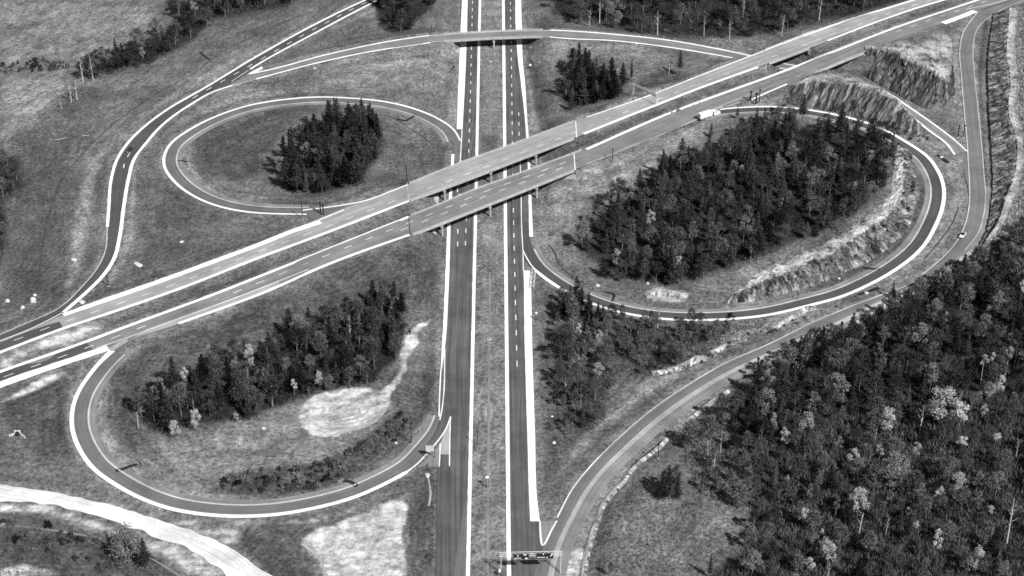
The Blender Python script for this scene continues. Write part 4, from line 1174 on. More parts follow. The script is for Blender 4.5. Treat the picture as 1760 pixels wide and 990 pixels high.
bc('pale', 1478, 856, 15, 'pale mottled tree in grey brush, low in the east wood', i=1)
bc('mid', 1391, 848, 14, 'tall narrow grey-leaved tree in the brush of the east wood', i=2, wide=.8)
bc('mid', 1365, 850, 12, 'narrow grey-leaved tree left of the tall narrow one in the brush', i=2, wide=.7)
bc('pale', 1383, 885, 11, 'wispy pale tree in the west part of the grey brush', i=0, wide=.8)
bc('pale', 1425, 945, 14, 'pale ragged tree near the bottom of the east wood', i=0, wide=.9)
bc('pale', 1610, 930, 13, 'pale tree by a dark gap near the bottom of the east wood', i=3, wide=.8)
bc('pale', 1681, 957, 13, 'bright round tree near the bottom corner of the east wood', i=1, wide=.85)
bc('pale', 1577, 770, 10, 'small bright tree between grey trees in the east wood', i=0, wide=.8)
bc('pole', 1735, 602, 18, 'bright tufted tree top on a long stem, east side of the east wood', i=0, at=.86)
bc('pole', 1693, 616, 16, 'pale domed tree top on a thin stem in the east wood', i=1, at=.86)
bc('pole', 1708, 612, 15, 'narrow pale tree top beside the domed one in the east wood', i=0, wide=.7, at=.86)
bc('pale', 1719, 661, 14, 'whitish irregular tree at the east side of the east wood', i=2, wide=.85)
bc('pale', 1702, 678, 13, 'pale drooping tree beside the whitish irregular tree', i=3, wide=.75)
bc('pole', 1625, 543, 14, 'pale tuft on a short light stem high in the east wood', i=2, wide=.8, at=.86)
bc('mid', 1715, 522, 15, 'grey leafy tree high on the east side of the east wood', i=1)
bc('snag', 1738, 895, 21, 'tall white birch stem leaning near the bottom of the east wood', i=0, at=.5)
bc('pale', 1060, 440, 11, 'bright pale round tree at the lower edge of the wood in the large loop', i=1, wide=.95)
bc('pale', 1119, 371, 11, 'mottled pale tree in the middle of the wood in the large loop', i=4, wide=.8)
bc('ash', 1003, 392, 15, 'broad grey-leaved tree at the west tip of the wood in the large loop', i=1, wide=1.1)
bc('mid', 1084, 425, 13, 'grey-leaved tree next to the bright pale round one in the large loop', i=3)
bc('pale', 1167, 446, 7, 'small pale tree at the lower edge of the wood in the large loop', i=0)
bc('mid', 1440, 285, 12, 'grey leafy tree in the east half of the wood in the large loop', i=1, wide=.9)
bc('pale', 1337, 272, 10, 'pale narrow tree on the upper side of the wood in the large loop', i=2, wide=.7)
bc('pale', 1345, 350, 9, 'small pale spire near the centre of the wood in the large loop', i=2, wide=.6)
bc('pole', 1275, 289, 15, 'pale tree top on a long white stem in the wood in the large loop', i=1, at=.86)
bc('mid', 1450, 384, 9, 'low grey tree beside the outcrop in the large loop', i=3)
bc('pale', 427, 605, 12, 'bright pale tree at the back of the wood in the lower loop', i=3, wide=.9)
bc('pale', 432, 622, 9, 'small pale tree under the bright one in the lower loop', i=0, wide=.8)
bc('pale', 318, 640, 9, 'pale round tree at the back west side of the lower loop wood', i=0, wide=.85)
bc('pale', 300, 733, 10, 'pale spreading tree at the front west corner of the lower loop wood', i=1, wide=.85)
bc('pale', 335, 715, 12, 'tall pale tree at the front of the lower loop wood', i=4, wide=.75)
bc('pale', 405, 714, 5, 'small pale bush-like tree at the front edge of the lower loop wood', i=0)
bc('ash', 516, 560, 15, 'wide grey-leaved tree at the back of the lower loop wood', i=0)
bc('pale', 548, 648, 9, 'pale tree behind the bare soil patch', i=1, wide=.8)
bc('pale', 505, 663, 8, 'low pale tree at the front of the lower loop wood, left of the soil patch', i=3, wide=.9)
bc('mid', 490, 625, 10, 'soft grey tree inside the lower loop wood', i=0)
bc('conifer', 690, 520, 15, 'dark conifer at the east end of the lower loop wood', i=6, wide=1.0, at=.65)
bc('snag', 600, 560, 14, 'white forked dead stem in the lower loop wood', i=1, at=.6)
bc('snag', 425, 650, 15, 'tall pale branching dead stem in the lower loop wood', i=2, at=.6)
bc('snag', 236, 722, 8, 'white leaning stem at the west end of the lower loop wood', i=0, at=.5)
bc('pale', 995, 567, 11, 'bright pale tree in the clearing south of the large loop', i=2, wide=.9)
bc('pale', 1031, 577, 11, 'pale pointed tree in the clearing south of the large loop', i=0, wide=.65)
bc('mid', 1003, 615, 16, 'tall thin grey tree in the clearing', i=2, wide=.7)
bc('conifer', 1012, 520, 13, 'dark conifer beside the loop ramp, the stouter of two', i=3, wide=.9, at=.55)
bc('conifer', 980, 507, 12, 'dark narrow conifer beside the loop ramp', i=2, wide=.8, at=.55)
bc('conifer', 1092, 590, 15, 'black slender conifer in the middle of the clearing', i=2, wide=.9, at=.5)
bc('pale', 244, 90, 10, 'pale pointed tree in the north-west tree line', i=2, wide=.9)
bc('pale', 256, 74, 7, 'small white cone-shaped tree in the north-west tree line', i=0, wide=.6)
bc('pale', 334, 14, 14, 'pale tall tree in the north-west tree line', i=3, wide=.75)
bc('snag', 140, 120, 15, 'pale bare trunk with a small dark top, left of the pair', i=0, at=.5)
bc('snag', 157, 115, 17, 'tall pale bare trunk with a dark tuft, right of the pair', i=2, at=.5)
bc('snag', 120, 158, 13, 'pale slender trunk standing at the field corner', i=1, at=.5)
bc('snag', 130, 155, 12, 'pale slender trunk right next to the field corner one', i=0, at=.5)
bc('snag', 104, 175, 9, 'short pale trunk on the brushy slope below the field', i=1, at=.5)
bc('snag', 1031, 19, 16, 'tall white trunk at the front of the north wood', i=2, at=.5)
bc('snag', 1345, 44, 14, 'white trunk at the east end of the north wood', i=0, at=.5)
bc('snag', 1211, 45, 13, 'pale trunk in the middle of the north wood front', i=1, at=.5)
bc('conifer', 1268, 190, 8, 'small dark conifer beside the loop ramp near the three sign posts', i=6, wide=.8)
bc('conifer', 1301, 196, 13, 'dark conifer in front of the three sign posts', i=3, wide=.7)
bc('conifer', 1223, 218, 9, 'small dark conifer below the white truck', i=1, wide=.8)
bc('conifer', 1150, 815, 14, 'black conifer clump standing alone in the field below the outer ramp', i=3, wide=1.0)
bc('bare', 1162, 815, 14, 'dark leafless tree beside the black clump in the field', i=3, wide=1.0)
bc('conifer', 1140, 832, 11, 'low black conifer at the foot of the black clump in the field', i=1, wide=1.0)
bc('conifer', 1166, 828, 12, 'dark conifer on the east side of the black clump in the field', i=3, wide=.9)
bc('dark', 1153, 840, 8, 'dark bushy tree in front of the black clump in the field', i=1, wide=1.1)
bc('bare', 1142, 822, 12, 'thin dark leafless tree on the left of the black clump in the field', i=0, wide=1.0)
bc('conifer', 1536, 492, 10, 'narrow dark conifer sticking up beside the outer ramp', i=2, wide=.8)
bc('conifer', 1376, 590, 12, 'dark conifer on the ramp side of the east wood', i=1, wide=.9)
bc('conifer', 1463, 556, 10, 'dark low conifer at the ramp side of the east wood', i=3, wide=.9)
bc('conifer', 1222, 965, 11, 'dark conifer at the west edge of the lower field', i=2, wide=.8)
bc('bare', 1050, 975, 7, 'small dark bare tree at the bottom of the field', i=0)

# --- woods: each trunk its own thing
def scatter(poly, spacing, n, gap=3.5):
    out = []
    W_ = [on_ground(x, y)[:2] for x, y in poly]
    xs = [p[0] for p in W_]; ys = [p[1] for p in W_]
    tries = 0
    while len(out) < n and tries < n * 60:
        tries += 1
        x = random.uniform(min(xs), max(xs)); y = random.uniform(min(ys), max(ys))
        if not inside(W_, np.array([x]), np.array([y]))[0]: continue
        if road_gap(x, y) < gap: continue
        if any((x - a) ** 2 + (y - b) ** 2 < spacing ** 2 for a, b, _ in TREES[-700:]): continue
        TREES.append((x, y, '')); out.append((x, y))
    for _ in out: TREES.pop()
    return out
TONE = {'conifer': 'dark pointed conifer', 'dark': 'dark leafy tree', 'mid': 'grey-toned leafy tree', 'pale': 'pale autumn tree', 'bare': 'grey leafless tree', 'snag': 'pale dead stem', 'pole': 'pale-topped long-stemmed tree'}
PLUR = {'conifer': 'dark conifers', 'dark': 'dark leafy trees', 'mid': 'grey-toned leafy trees', 'pale': 'pale autumn trees', 'bare': 'leafless trees', 'snag': 'dead stems', 'pole': 'pale-topped trees'}
def plant(place, poly, spacing, n, mix, hts, edge_side=None):
    cx = sum(p[0] for p in poly) / len(poly); cy = sum(p[1] for p in poly) / len(poly)
    pts = scatter([(x + (4 if x > cx else -4), y + (4 if y > cy else -2)) for x, y in poly], spacing, n)
    keys = [k for k, w in mix]; ws = [w for k, w in mix]
    for x, y in pts:
        k = random.choices(keys, ws)[0]
        lo, hi = hts[k] if k in hts else hts['*']
        u = random.random()
        h = lo + (hi - lo) * u
        tree(k, x, y, h, f"{TONE[k]} in {place}", f"{PLUR[k]} in {place}", wide=random.uniform(1.0, 1.4))
    return len(pts)
CNT = {}
CNT['ul'] = plant('the small wood inside the upper loop ramp', FLOOR['upper_loop'], 3.3, 88, [('conifer', 7), ('dark', 3), ('mid', .4)], {'*': (9, 15), 'conifer': (10, 21)})
CNT['lr'] = plant('the big wood inside the large loop ramp', FLOOR['right_loop'], 4.0, 275, [('conifer', 5), ('dark', 3.2), ('mid', .9), ('bare', 1.0), ('pale', .1)], {'*': (9, 15), 'conifer': (9, 18)})
CNT['ll'] = plant('the wood inside the lower loop ramp', FLOOR['lower_loop'], 4.1, 92, [('conifer', 3.4), ('dark', 3.4), ('mid', .7), ('bare', .8)], {'*': (9, 16), 'conifer': (10, 19)})
CNT['island'] = plant('the island of trees west of the lone conifer', FLOOR['island'], 3.5, 34, [('conifer', 4), ('dark', 3)], {'*': (8, 14), 'conifer': (10, 20)})
CNT['nc'] = plant('the dense clump between overpass road and main highway', FLOOR['north_clump'], 4.2, 40, [('conifer', 2), ('dark', 4)], {'*': (9, 15)})
CNT['nw'] = plant('the north-west tree line', FLOOR['northwest'], 4.0, 130, [('conifer', 1), ('dark', 6), ('mid', .6)], {'*': (9, 15)})
CNT['nw2'] = plant('the low end of the north-west tree line', [(138,136),(170,134),(205,127),(265,110),(305,92),(270,84),(190,104),(150,120)], 3.2, 34, [('dark', 5), ('mid', .4)], {'*': (7, 11)})
CNT['north'] = plant('the north wood behind the overpass road', FLOOR['north'], 4.5, 235, [('conifer', 1.2), ('dark', 3.2), ('mid', 1.6), ('bare', 1), ('snag', .5)], {'*': (10, 17)})
CNT['west'] = plant('the scrubby wood at the west edge', FLOOR['west'], 4.2, 34, [('dark', 3), ('bare', 2), ('mid', 1)], {'*': (6, 12)})
CNT['east_up'] = plant('the dense dark part of the east wood', [(1256,698),(1300,662),(1375,614),(1450,574),(1530,525),(1640,477),(1690,464),(1765,390),(1800,500),(1790,640),(1600,690),(1420,720),(1300,770)], 4.5, 230, [('conifer', 3.8), ('dark', 4.2), ('mid', 1.0), ('bare', 1.2), ('pale', .18)], {'*': (9, 16)})
CNT['east_lo'] = plant('the open grey part of the east wood', [(1300,775),(1420,722),(1600,692),(1790,645),(1800,1050),(1205,1045),(1290,935),(1300,860)], 4.3, 215, [('conifer', 1.4), ('dark', 2.0), ('mid', 1.7), ('bare', 4.4), ('snag', .3), ('pale', .75)], {'*': (6, 13), 'dark': (6, 11), 'pale': (4, 8)})
CNT['clear'] = plant('the thin stand in the clearing south of the large loop', [(958,520),(1010,520),(1048,560),(1045,640),(1035,715),(1008,752),(978,745),(962,640)], 3.5, 48, [('conifer', 1.8), ('dark', 2.2), ('mid', 1.2), ('bare', 4), ('snag', 1.0), ('pale', .5)], {'*': (7, 15), 'pale': (6, 11)})
CNT['clear2'] = plant('the open saplings between large loop and outer ramp', [(1048,552),(1180,560),(1255,566),(1238,600),(1180,640),(1110,646),(1050,640)], 3.6, 42, [('conifer', .5), ('dark', .8), ('mid', .7), ('bare', 6), ('snag', .7)], {'*': (5, 11)})
CNT['fringe'] = plant('the straggling west fringe of the east wood', [(1175,765),(1252,700),(1290,790),(1305,865),(1265,870),(1215,845),(1190,800)], 3.8, 28, [('conifer', .5), ('dark', .7), ('mid', .6), ('bare', 6), ('snag', .8)], {'*': (6, 12)})
def shrubs(place, poly, n, spacing=2.2, hts=(1.2, 3.0)):
    for x, y in scatter(poly, spacing, n, 2.5):
        tree('shrub', x, y, random.uniform(*hts), f"low rounded shrub growing in {place}", f"shrubs in {place}")
shrubs('the hedge along the inside of the lower loop', [(360,843),(420,812),(500,806),(590,786),(640,752),(690,712),(700,725),(680,765),(610,806),(540,842),(430,850)], 85)
shrubs('the strip beside the haul road', [(80,905),(180,925),(240,950),(300,985),(60,985),(0,930)], 40)
shrubs('the foot of the scrubby rock face', [(1350,170),(1400,182),(1500,210),(1560,226),(1600,240),(1575,245),(1500,222),(1400,192),(1350,182)], 24, 2.4, (1, 2.2))
shrubs('the grass verge west of the clearing', [(935,650),(950,640),(975,745),(960,790),(940,760)], 12)

# --- brush, saplings and litter that nobody could count
def brush(name, label, polys, dens, hts, mat='brush'):
    V, Fc = [], []
    for poly, n in polys:
        W_ = [on_ground(x, y)[:2] for x, y in poly]
        xs = np.array([p[0] for p in W_]); ys = np.array([p[1] for p in W_])
        X_ = rng.uniform(xs.min(), xs.max(), n); Y_ = rng.uniform(ys.min(), ys.max(), n)
        ok = inside(W_, X_, Y_)
        for x, y in zip(X_[ok], Y_[ok]):
            if road_gap(x, y) < 2.5: continue
            z = ground(x, y) - .1
            for q in range(3):
                h = rng.uniform(*hts); a = rng.uniform(0, 6.28); w = rng.uniform(.10, .32)
                lx, ly = rng.normal(size=2) * h * .28
                bx, by = x + rng.normal() * .5, y + rng.normal() * .5
                k = len(V)
                V += [(bx - w * math.cos(a), by - w * math.sin(a), z), (bx + w * math.cos(a), by + w * math.sin(a), z), (bx + lx, by + ly, z + h)]
                Fc.append((k, k + 1, k + 2))
    o = link(name, mesh_data(name, V, Fc, mat)); return tag(o, label, 'undergrowth', kind='stuff')
brush('undergrowth', 'grey tangled brush and saplings on the woodland floor', [([(1300,775),(1420,722),(1600,692),(1790,645),(1800,1050),(1205,1045),(1290,935),(1300,860)], 30000), (FLOOR['clearing'], 2600), ([(1160,760),(1250,692),(1290,790),(1305,865),(1260,875),(1200,850),(1180,800)], 1300), (FLOOR['north'], 2500), (FLOOR['west'], 1500), (FLOOR['northwest'], 800)], 1, (.8, 3.0))
brush('undergrowth', 'thin weeds and dead stalks on rough open ground', [([(1030,860),(1150,845),(1290,860),(1285,950),(1200,985),(1030,985)], 1800), ([(60,905),(300,985),(0,1000),(0,890)], 1500), ([(0,240),(120,150),(160,260),(100,420),(0,520)], 1400),
      ([(1110,570),(1250,560),(1320,545),(1300,585),(1240,600),(1130,640)], 2600), ([(1350,130),(1500,140),(1575,230),(1480,215),(1350,180)], 1200), ([(350,845),(640,745),(745,610),(750,650),(690,765),(560,845)], 2200)], 1, (.3, 1.1))

# leafy thickets on dense wood floors, coloured near black to deepen shade between trees
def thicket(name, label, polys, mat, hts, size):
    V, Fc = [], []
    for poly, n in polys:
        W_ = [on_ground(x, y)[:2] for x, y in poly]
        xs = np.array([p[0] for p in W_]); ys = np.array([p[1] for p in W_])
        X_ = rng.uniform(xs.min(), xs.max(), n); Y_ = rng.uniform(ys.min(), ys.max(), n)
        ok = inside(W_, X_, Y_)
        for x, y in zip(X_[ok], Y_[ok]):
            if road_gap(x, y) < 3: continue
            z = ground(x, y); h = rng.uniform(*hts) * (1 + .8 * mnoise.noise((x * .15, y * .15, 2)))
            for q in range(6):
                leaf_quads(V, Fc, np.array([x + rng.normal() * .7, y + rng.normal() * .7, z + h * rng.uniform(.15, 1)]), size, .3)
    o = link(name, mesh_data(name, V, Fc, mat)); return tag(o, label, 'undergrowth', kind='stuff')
thicket('undergrowth', 'leafy thicket, darkened for shade, filling the floor of the dense woods', [(FLOOR['right_loop'], 3400), (FLOOR['upper_loop'], 700), (FLOOR['lower_loop'], 1500), (FLOOR['north'], 3200), (FLOOR['northwest'], 1500), (FLOOR['island'], 260), (FLOOR['north_clump'], 500),
   ([(1256,698),(1300,662),(1375,614),(1450,574),(1530,525),(1640,477),(1690,464),(1765,390),(1800,500),(1790,640),(1600,690),(1420,720),(1300,770)], 3800)], 'thicket', (1.0, 3.0), .6)
shrubs('the broken outcrop in the large loop', [(1560,262),(1572,330),(1555,390),(1520,425),(1450,462),(1350,500),(1270,515),(1290,490),(1400,440),(1500,385),(1540,330),(1545,262)], 90, 2.0, (.8, 2.6))
shrubs('the brush line across the north-west field', [(-10,110),(60,106),(118,108),(120,122),(60,124),(-10,126)], 46, 1.8, (1.5, 3.2))
shrubs('the brushy bank at the outer ramp bend', [(1120,640),(1200,610),(1330,560),(1440,525),(1440,535),(1330,572),(1210,625),(1130,655)], 30, 2.2, (.8, 2))

# beyond about three hundred of a kind the least visible trees become one mass
def merge_rest(stem, keep, label):
    L = [o for o in COL.objects if o.parent is None and o.type == 'EMPTY' and o.name.split('.')[0] == stem]
    def size(o):
        p = o.location; px, py = PX(p.x, p.y, p.z + 4)
        off = not (-15 < px < 1775 and -8 < py < 1010)
        return -1 if off else 1.0 * o.scale[2] / math.dist(p, (0, 0, H))
    L.sort(key=size, reverse=True)
    rest = L[keep:]
    if not rest: return
    V, Fc, fm, n0 = [], [], [], 0
    for o in rest:
        cz, sz = math.cos(o.rotation_euler.z), math.sin(o.rotation_euler.z)
        for ch in list(o.children):
            me = ch.data
            v = np.empty(len(me.vertices) * 3, np.float32); me.vertices.foreach_get('co', v); v = v.reshape(-1, 3) * np.array(o.scale)
            v = np.c_[v[:, 0] * cz - v[:, 1] * sz, v[:, 0] * sz + v[:, 1] * cz, v[:, 2]] + np.array(o.location)
            V.append(v); Fc += [tuple(i + n0 for i in p.vertices) for p in me.polygons]
            fm += [0 if ch.name.startswith('crown') else 1] * len(me.polygons); n0 += len(v)
            bpy.data.objects.remove(ch)
        bpy.data.objects.remove(o)
    o = link('distant_trees', mesh_data('distant_trees', np.vstack(V), Fc, ['leaf_dark', 'bark_dark'], fm))
    tag(o, label, 'trees', kind='stuff')
merge_rest('broadleaf_tree', 300, 'dark leafy trees merging into one mass at the back of the woods')
merge_rest('conifer_tree', 320, 'dark conifers merging into one mass at the back of the woods')
merge_rest('bare_tree', 310, 'grey leafless trees merging into one mass in the woods')
# ------------------------------------------------------------------ small things
def rise(x, y, z, py):
    """height above (x,y,z) whose projection reaches photograph row py"""
    lo, hi = 0.0, 40.0
    for _ in range(40):
        m_ = (lo + hi) / 2
        if PX(x, y, z + m_)[1] > py: lo = m_
        else: hi = m_
    return lo
def foot(px, py, z=None): return on_ground(px, py) if z is None else G(px, py, z)
def post(px, py, top, label, r=.22, mat='post_dark', z=None, name='sign_post', cat='post', group=None, cap=True):
    x, y, g = foot(px, py, z); h = rise(x, y, g, top)
    o = thing(name, label, cat, (x, y, g), group=group)
    MB().tube([(0, 0, -.4), (0, 0, h)], [r, r * .85], 8).build('pole', mat, o)
    MB().box((0, 0, .1), (r * 4, r * 4, .36)).build('footing', 'concrete', o)
    if cap: MB().box((0, 0, h - .35), (r * 3.2, r * 2.4, .7)).build('cap', mat, o)
    return o
post(699.5, 315, 284, 'dark pole at the west end of the upper long bridge')
post(1052.4, 280.6, 255.5, 'dark pole on the verge east of the lower long bridge')
post(520, 376, 345, 'dark post between the upper loop ramp and the highway, left of a pair', .2)
post(551, 368, 347, 'taller dark sign post of the pair beside the upper loop ramp end', .34, group='sign posts at the upper loop ramp')
post(556, 371, 351, 'shorter dark sign post of the pair beside the upper loop ramp end', .34, group='sign posts at the upper loop ramp')
post(1290, 174, 157, 'westmost of three stout dark sign posts in the gore above the large loop', .42, group='sign posts in the large loop gore')
post(1299, 180, 160, 'middle of three stout dark sign posts in the gore above the large loop', .5, group='sign posts in the large loop gore')
post(1304.5, 178, 153.5, 'thin tall sign post, eastmost of three in the gore above the large loop', .3, group='sign posts in the large loop gore')
post(186, 492, 473, 'dark post on the gravelly nose between upper left ramp and highway', .24)
post(268, 479, 465, 'short dark post standing alone in grass above the wide white shoulder', .2)
post(707, 763, 715, 'tall black pole on the slope by the lower loop ramp', .2)
post(821, 766, 739, 'thin dark pole in the grass median', .16)
post(1131, 788, 763, 'dark post on pale rocks beside the outer ramp', .2)
post(1302, 633, 615, 'shorter dark sign post of the pair beside the outer ramp', .34, group='sign posts on the outer ramp')
post(1308, 641, 619, 'taller dark sign post of the pair beside the outer ramp', .34, group='sign posts on the outer ramp')
post(1646, 236, 215, 'dark sign post by the merge of cut road and outer ramp, west one', .3, group='sign posts at the ramp merge')
post(1655.5, 236, 215, 'dark sign post by the merge of cut road and outer ramp, east one', .3, group='sign posts at the ramp merge')
post(728.6, 156, 133, 'thin dark pole in the grass below the overpass road', .15)
post(1370, 516, 505, 'small thin post beside the large loop ramp', .14)
post(742, 59, 44, 'thin post behind the west end of the top overpass', .13)
post(1316, 122, 112, 'short pale post at the corner of the short bridge', .16, 'metal_light', z=zc(1310) - 1)

# signs
def flat_sign(px, py, top, label, w, hgt, pmat, posts=2, name='road_sign', mat='post_dark', gap=.7, bottom=None, face=0.0):
    x, y, g = foot(px, py); h = rise(x, y, g, top)
    o = thing(name, label, 'sign', (x, y, g), face)
    for k in range(posts):
        dx = 0 if posts == 1 else (-w / 2 * gap + w * gap * k / (posts - 1))
        MB().box((dx, .08, h / 2 - .2), (.2, .2, h + .2)).build('post', mat, o)
    pan = MB().box((0, -.06, h - hgt / 2), (w, .08, hgt)).build('panel', pmat, o)
    MB().box((0, -.115, h - hgt + .08), (w * 1.02, .03, .12)).build('edge_trim', 'metal_light', pan)
    return o
flat_sign(739.3, 787, 766, 'exit sign seen from its plain pale back, on two dark posts in the gore', 3.4, 2.7, 'sign_back', gap=1.05)
flat_sign(922, 551, 536, 'small white diamond-like marker sign beside the wide white shoulder', 1.0, 1.1, 'sign_white')
flat_sign(837.5, 838, 818, 'small round white sign on two dark legs in the grass median', 1.3, 1.2, 'sign_white')
flat_sign(859, 990, 978, 'low white marker between dark posts at the foot of the overhead sign', .8, 1.6, 'sign_white', gap=1.9)
flat_sign(911.5, 118, 110, 'small white sign beside the main highway south of the top overpass', 1.4, 1.3, 'sign_white')
flat_sign(780, 120, 113, 'small dark sign at the shoulder of the main highway below the top overpass', 1.4, 1.6, 'sign_dark')

def gantry(name, label, a, b, ztop, panels, legs=True, truss_h=1.0, lit=True):
    """a,b: leg feet (x,y,z); panels: (fraction0, fraction1, low, high, material, face)"""
    a = np.array(a); b = np.array(b)
    d = (b - a)[:2]; L = float(np.hypot(*d)); ang = math.atan2(d[1], d[0])
    o = thing(name, label, 'sign gantry', tuple(a), ang)
    hb = float(b[2] - a[2])
    for x0, zb in ((0, 0), (L, hb)):
        lg = MB()
        for s in (-.55, .55):
            lg.tube([(x0, s, zb - .5), (x0, s, ztop)], .13, 8)
        for k in range(5):
            z0 = zb + (ztop - zb) * k / 5; z1 = zb + (ztop - zb) * (k + 1) / 5
            lg.tube([(x0, -.55, z0), (x0, .55, z1)], .07, 4)
        lg.build('leg', 'metal_light', o)
    t = MB()
    for s in (-.55, .55):
        for z in (ztop - truss_h, ztop):
            t.tube([(-.8, s, z), (L + .8, s, z)], .10, 6)
        k = 0.0; up = True
        while k < L:
            e = min(L, k + 1.5)
            t.tube([(k, s, ztop - truss_h if up else ztop), (e, s, ztop if up else ztop - truss_h)], .05, 4); up = not up; k = e
    t.build('truss', 'metal_light', o)
    for f0, f1, lo, hi, mat, face, art in panels:
        pn = MB().box((L * (f0 + f1) / 2, face * .78, (lo + hi) / 2), (L * (f1 - f0), .1, hi - lo)).build('sign_panel', mat, o)
        fr = MB()
        x0, x1 = L * f0, L * f1; yy = face * .86
        for cx, cz, w, h in (((x0 + x1) / 2, hi - .03, x1 - x0, .06), ((x0 + x1) / 2, lo + .03, x1 - x0, .06), (x0 + .03, (lo + hi) / 2, .06, hi - lo - .12), (x1 - .03, (lo + hi) / 2, .06, hi - lo - .12)):
            fr.box((cx, yy, cz), (w, .06, h))
        fr.build('panel_border', 'metal_light', pn)
        if art:
            ar = MB()
            for u, v, w, h in art:
                ar.box((x0 + (x1 - x0) * u, yy, lo + (hi - lo) * v), ((x1 - x0) * w, .05, (hi - lo) * h))
            if len(art) == 4:      # the pointer on the exit panel
                cx, cz = x0 + (x1 - x0) * .86, lo + (hi - lo) * .66
                ar.add([(cx - .5, yy - .03, cz - .7), (cx - .2, yy - .03, cz - .85), (cx + .35, yy - .03, cz + .1), (cx + .65, yy - .03, cz - .1), (cx + .6, yy - .03, cz + .8), (cx - .25, yy - .03, cz + .45), (cx + .08, yy - .03, cz + .25)], [(0, 1, 2, 6), (3, 4, 2), (4, 5, 6, 2)])
            ar.build('lettering', 'sign_white', pn)
    return o
ga = G(861, 986, 0); gb = G(963, 984, 0)
hz = rise(ga[0], ga[1], 0, 951)
LL_ = gb[0] - ga[0]
def fr_(px): return (G(px, 985, 0)[0] - ga[0]) / LL_
# panels sit in the air, so measure their fractions along the beam itself
def beam_fr(px):
    lo, hi = -.2, 1.2
    for _ in range(40):
        m_ = (lo + hi) / 2
        if PX(ga[0] + (gb[0] - ga[0]) * m_, ga[1] + (gb[1] - ga[1]) * m_, hz)[0] < px: lo = m_
        else: hi = m_
    return lo
art1 = [(.30, .68, .08, .2), (.74, .80, .16, .18), (.36, .30, .30, .08), (.82, .22, .14, .2), (.14, .22, .08, .2)]
art2 = [(.42, .82, .06, .2), (.32, .30, .38, .08), (.62, .28, .10, .1), (.12, .3, .05, .14)]
gb2 = None
# widen the beam so that its far leg shows where the photograph has it
gantry('overhead_sign', 'overhead sign frame with two dark panels spanning the highway exit', ga, gb, hz, [
    (beam_fr(881.5), beam_fr(909.5), hz - 2.5, hz + .35, 'sign_dark', -1, art1), (beam_fr(921), beam_fr(951.5), hz - 2.4, hz + .5, 'sign_dark', -1, art2)])
na = on_ground(1088.5, 164); nb = G(1129, 181, zc(1129) - .1)
nh = rise(*na, 144)
gantry('overhead_sign', 'pale overhead sign frame seen from behind, across the upper crossing carriageway', na, nb, nh, [
    (.38, .62, nh - 2.3, nh + .5, 'sign_back', 1, None), (.70, .9, nh - 2.0, nh + .4, 'sign_back', 1, None)])
# lattice beam lying in the grass
ta = on_ground(917.5, 466); tb = on_ground(914.5, 497)
d = np.array(tb) - np.array(ta); L = float(np.hypot(d[0], d[1]))
o = thing('lattice_beam', 'white lattice beam lying in grass beside the wide white shoulder', 'lattice beam', ta, math.atan2(d[1], d[0]))
mb = MB()
for s in (-.75, .75):
    for z in (.25, 1.45): mb.tube([(0, s, z), (L, s, z)], .15, 6)
mb.build('chord', 'metal_light', o)
mb = MB(); k = 0; sg = 1
while k < L - .5:
    e = min(L, k + 2.2)
    mb.tube([(k, -.75 * sg, 1.45), (e, .75 * sg, 1.45)], .11, 5); mb.tube([(k, .75, .25), (e, .75, 1.45)], .09, 5); k = e; sg = -sg
mb.build('bracing', 'metal_light', o)

# vehicles
def wheel(parent, x, y, r, w=.24):
    wl = MB().tube([(x, y - w / 2, r), (x, y + w / 2, r)], r, 14).build('wheel', 'tyre', parent)
    MB().tube([(x, y - w / 2 - .012, r), (x, y + w / 2 + .012, r)], r * .55, 12).build('hub', 'chrome', wl)
def car(label, px, py, ax, ay, z, body, roof, hood=None):
    """headed from (px,py) towards pixel (ax,ay)"""
    p = G(px, py, z); q = G(ax, ay, z)
    o = thing('car', label, 'car', (p[0], p[1], z + .05), math.atan2(q[1] - p[1], q[0] - p[0]))
    m_ = MB().prism([(-2.65, .35), (-2.7, .75), (-2.5, .98), (-1.0, 1.02), (1.0, 1.02), (2.45, .95), (2.65, .75), (2.6, .35), (1.9, .28), (-1.9, .28)], -.95, .95)
    b = m_.build('body', body, o)
    MB().prism([(-1.75, 1.0), (-1.15, 1.52), (.25, 1.52), (.95, 1.0)], -.78, .78).build('window_glass', 'car_glass', o)
    MB().prism([(-1.2, 1.50), (-1.05, 1.60), (.15, 1.60), (.3, 1.50)], -.76, .76).build('roof', roof, o)
    if hood: MB().prism([(1.0, 1.02), (1.0, 1.06), (2.4, .99), (2.42, .955)], -.85, .85).build('bonnet', hood, o)
    for x in (-1.65, 1.65):
        for y in (-.82, .82): wheel(o, x, y, .35)
    for x in (-2.74, 2.72): MB().box((x, 0, .5), (.12, 1.8, .18)).build('bumper', 'chrome', o)
    for y in (-.68, .68):
        MB().tube([(2.6, y, .75), (2.7, y, .75)], .13, 10).build('headlight', 'sign_white', o)
        MB().box((-2.70, y, .8), (.05, .22, .16)).build('tail_light', 'post_dark', o)
    return o
car('dark car driving round the bend of the upper left ramp', 223.5, 259.5, 216, 275, 3.7, 'car_black', 'car_black')
car('two-tone car with a white front and dark rear on the outer ramp', 1654.5, 406, 1645, 418, 6.1, 'car_white', 'car_black', 'car_white')
z = 10.25; p = G(1201, 206.5, z); q = G(1235.5, 195.5, z)
L = math.dist(p, q); o = thing('truck', 'white articulated truck climbing the ramp lane beside the large loop wood', 'truck', p, math.atan2(q[1] - p[1], q[0] - p[0]))
tr = MB().box((L * .305, 0, 2.35), (L * .60, 2.5, 2.7)).build('trailer_box', 'car_white', o)
MB().box((L * .005 - .0, 0, 2.3), (.06, 2.2, 2.3)).build('rear_door', 'metal_light', tr)
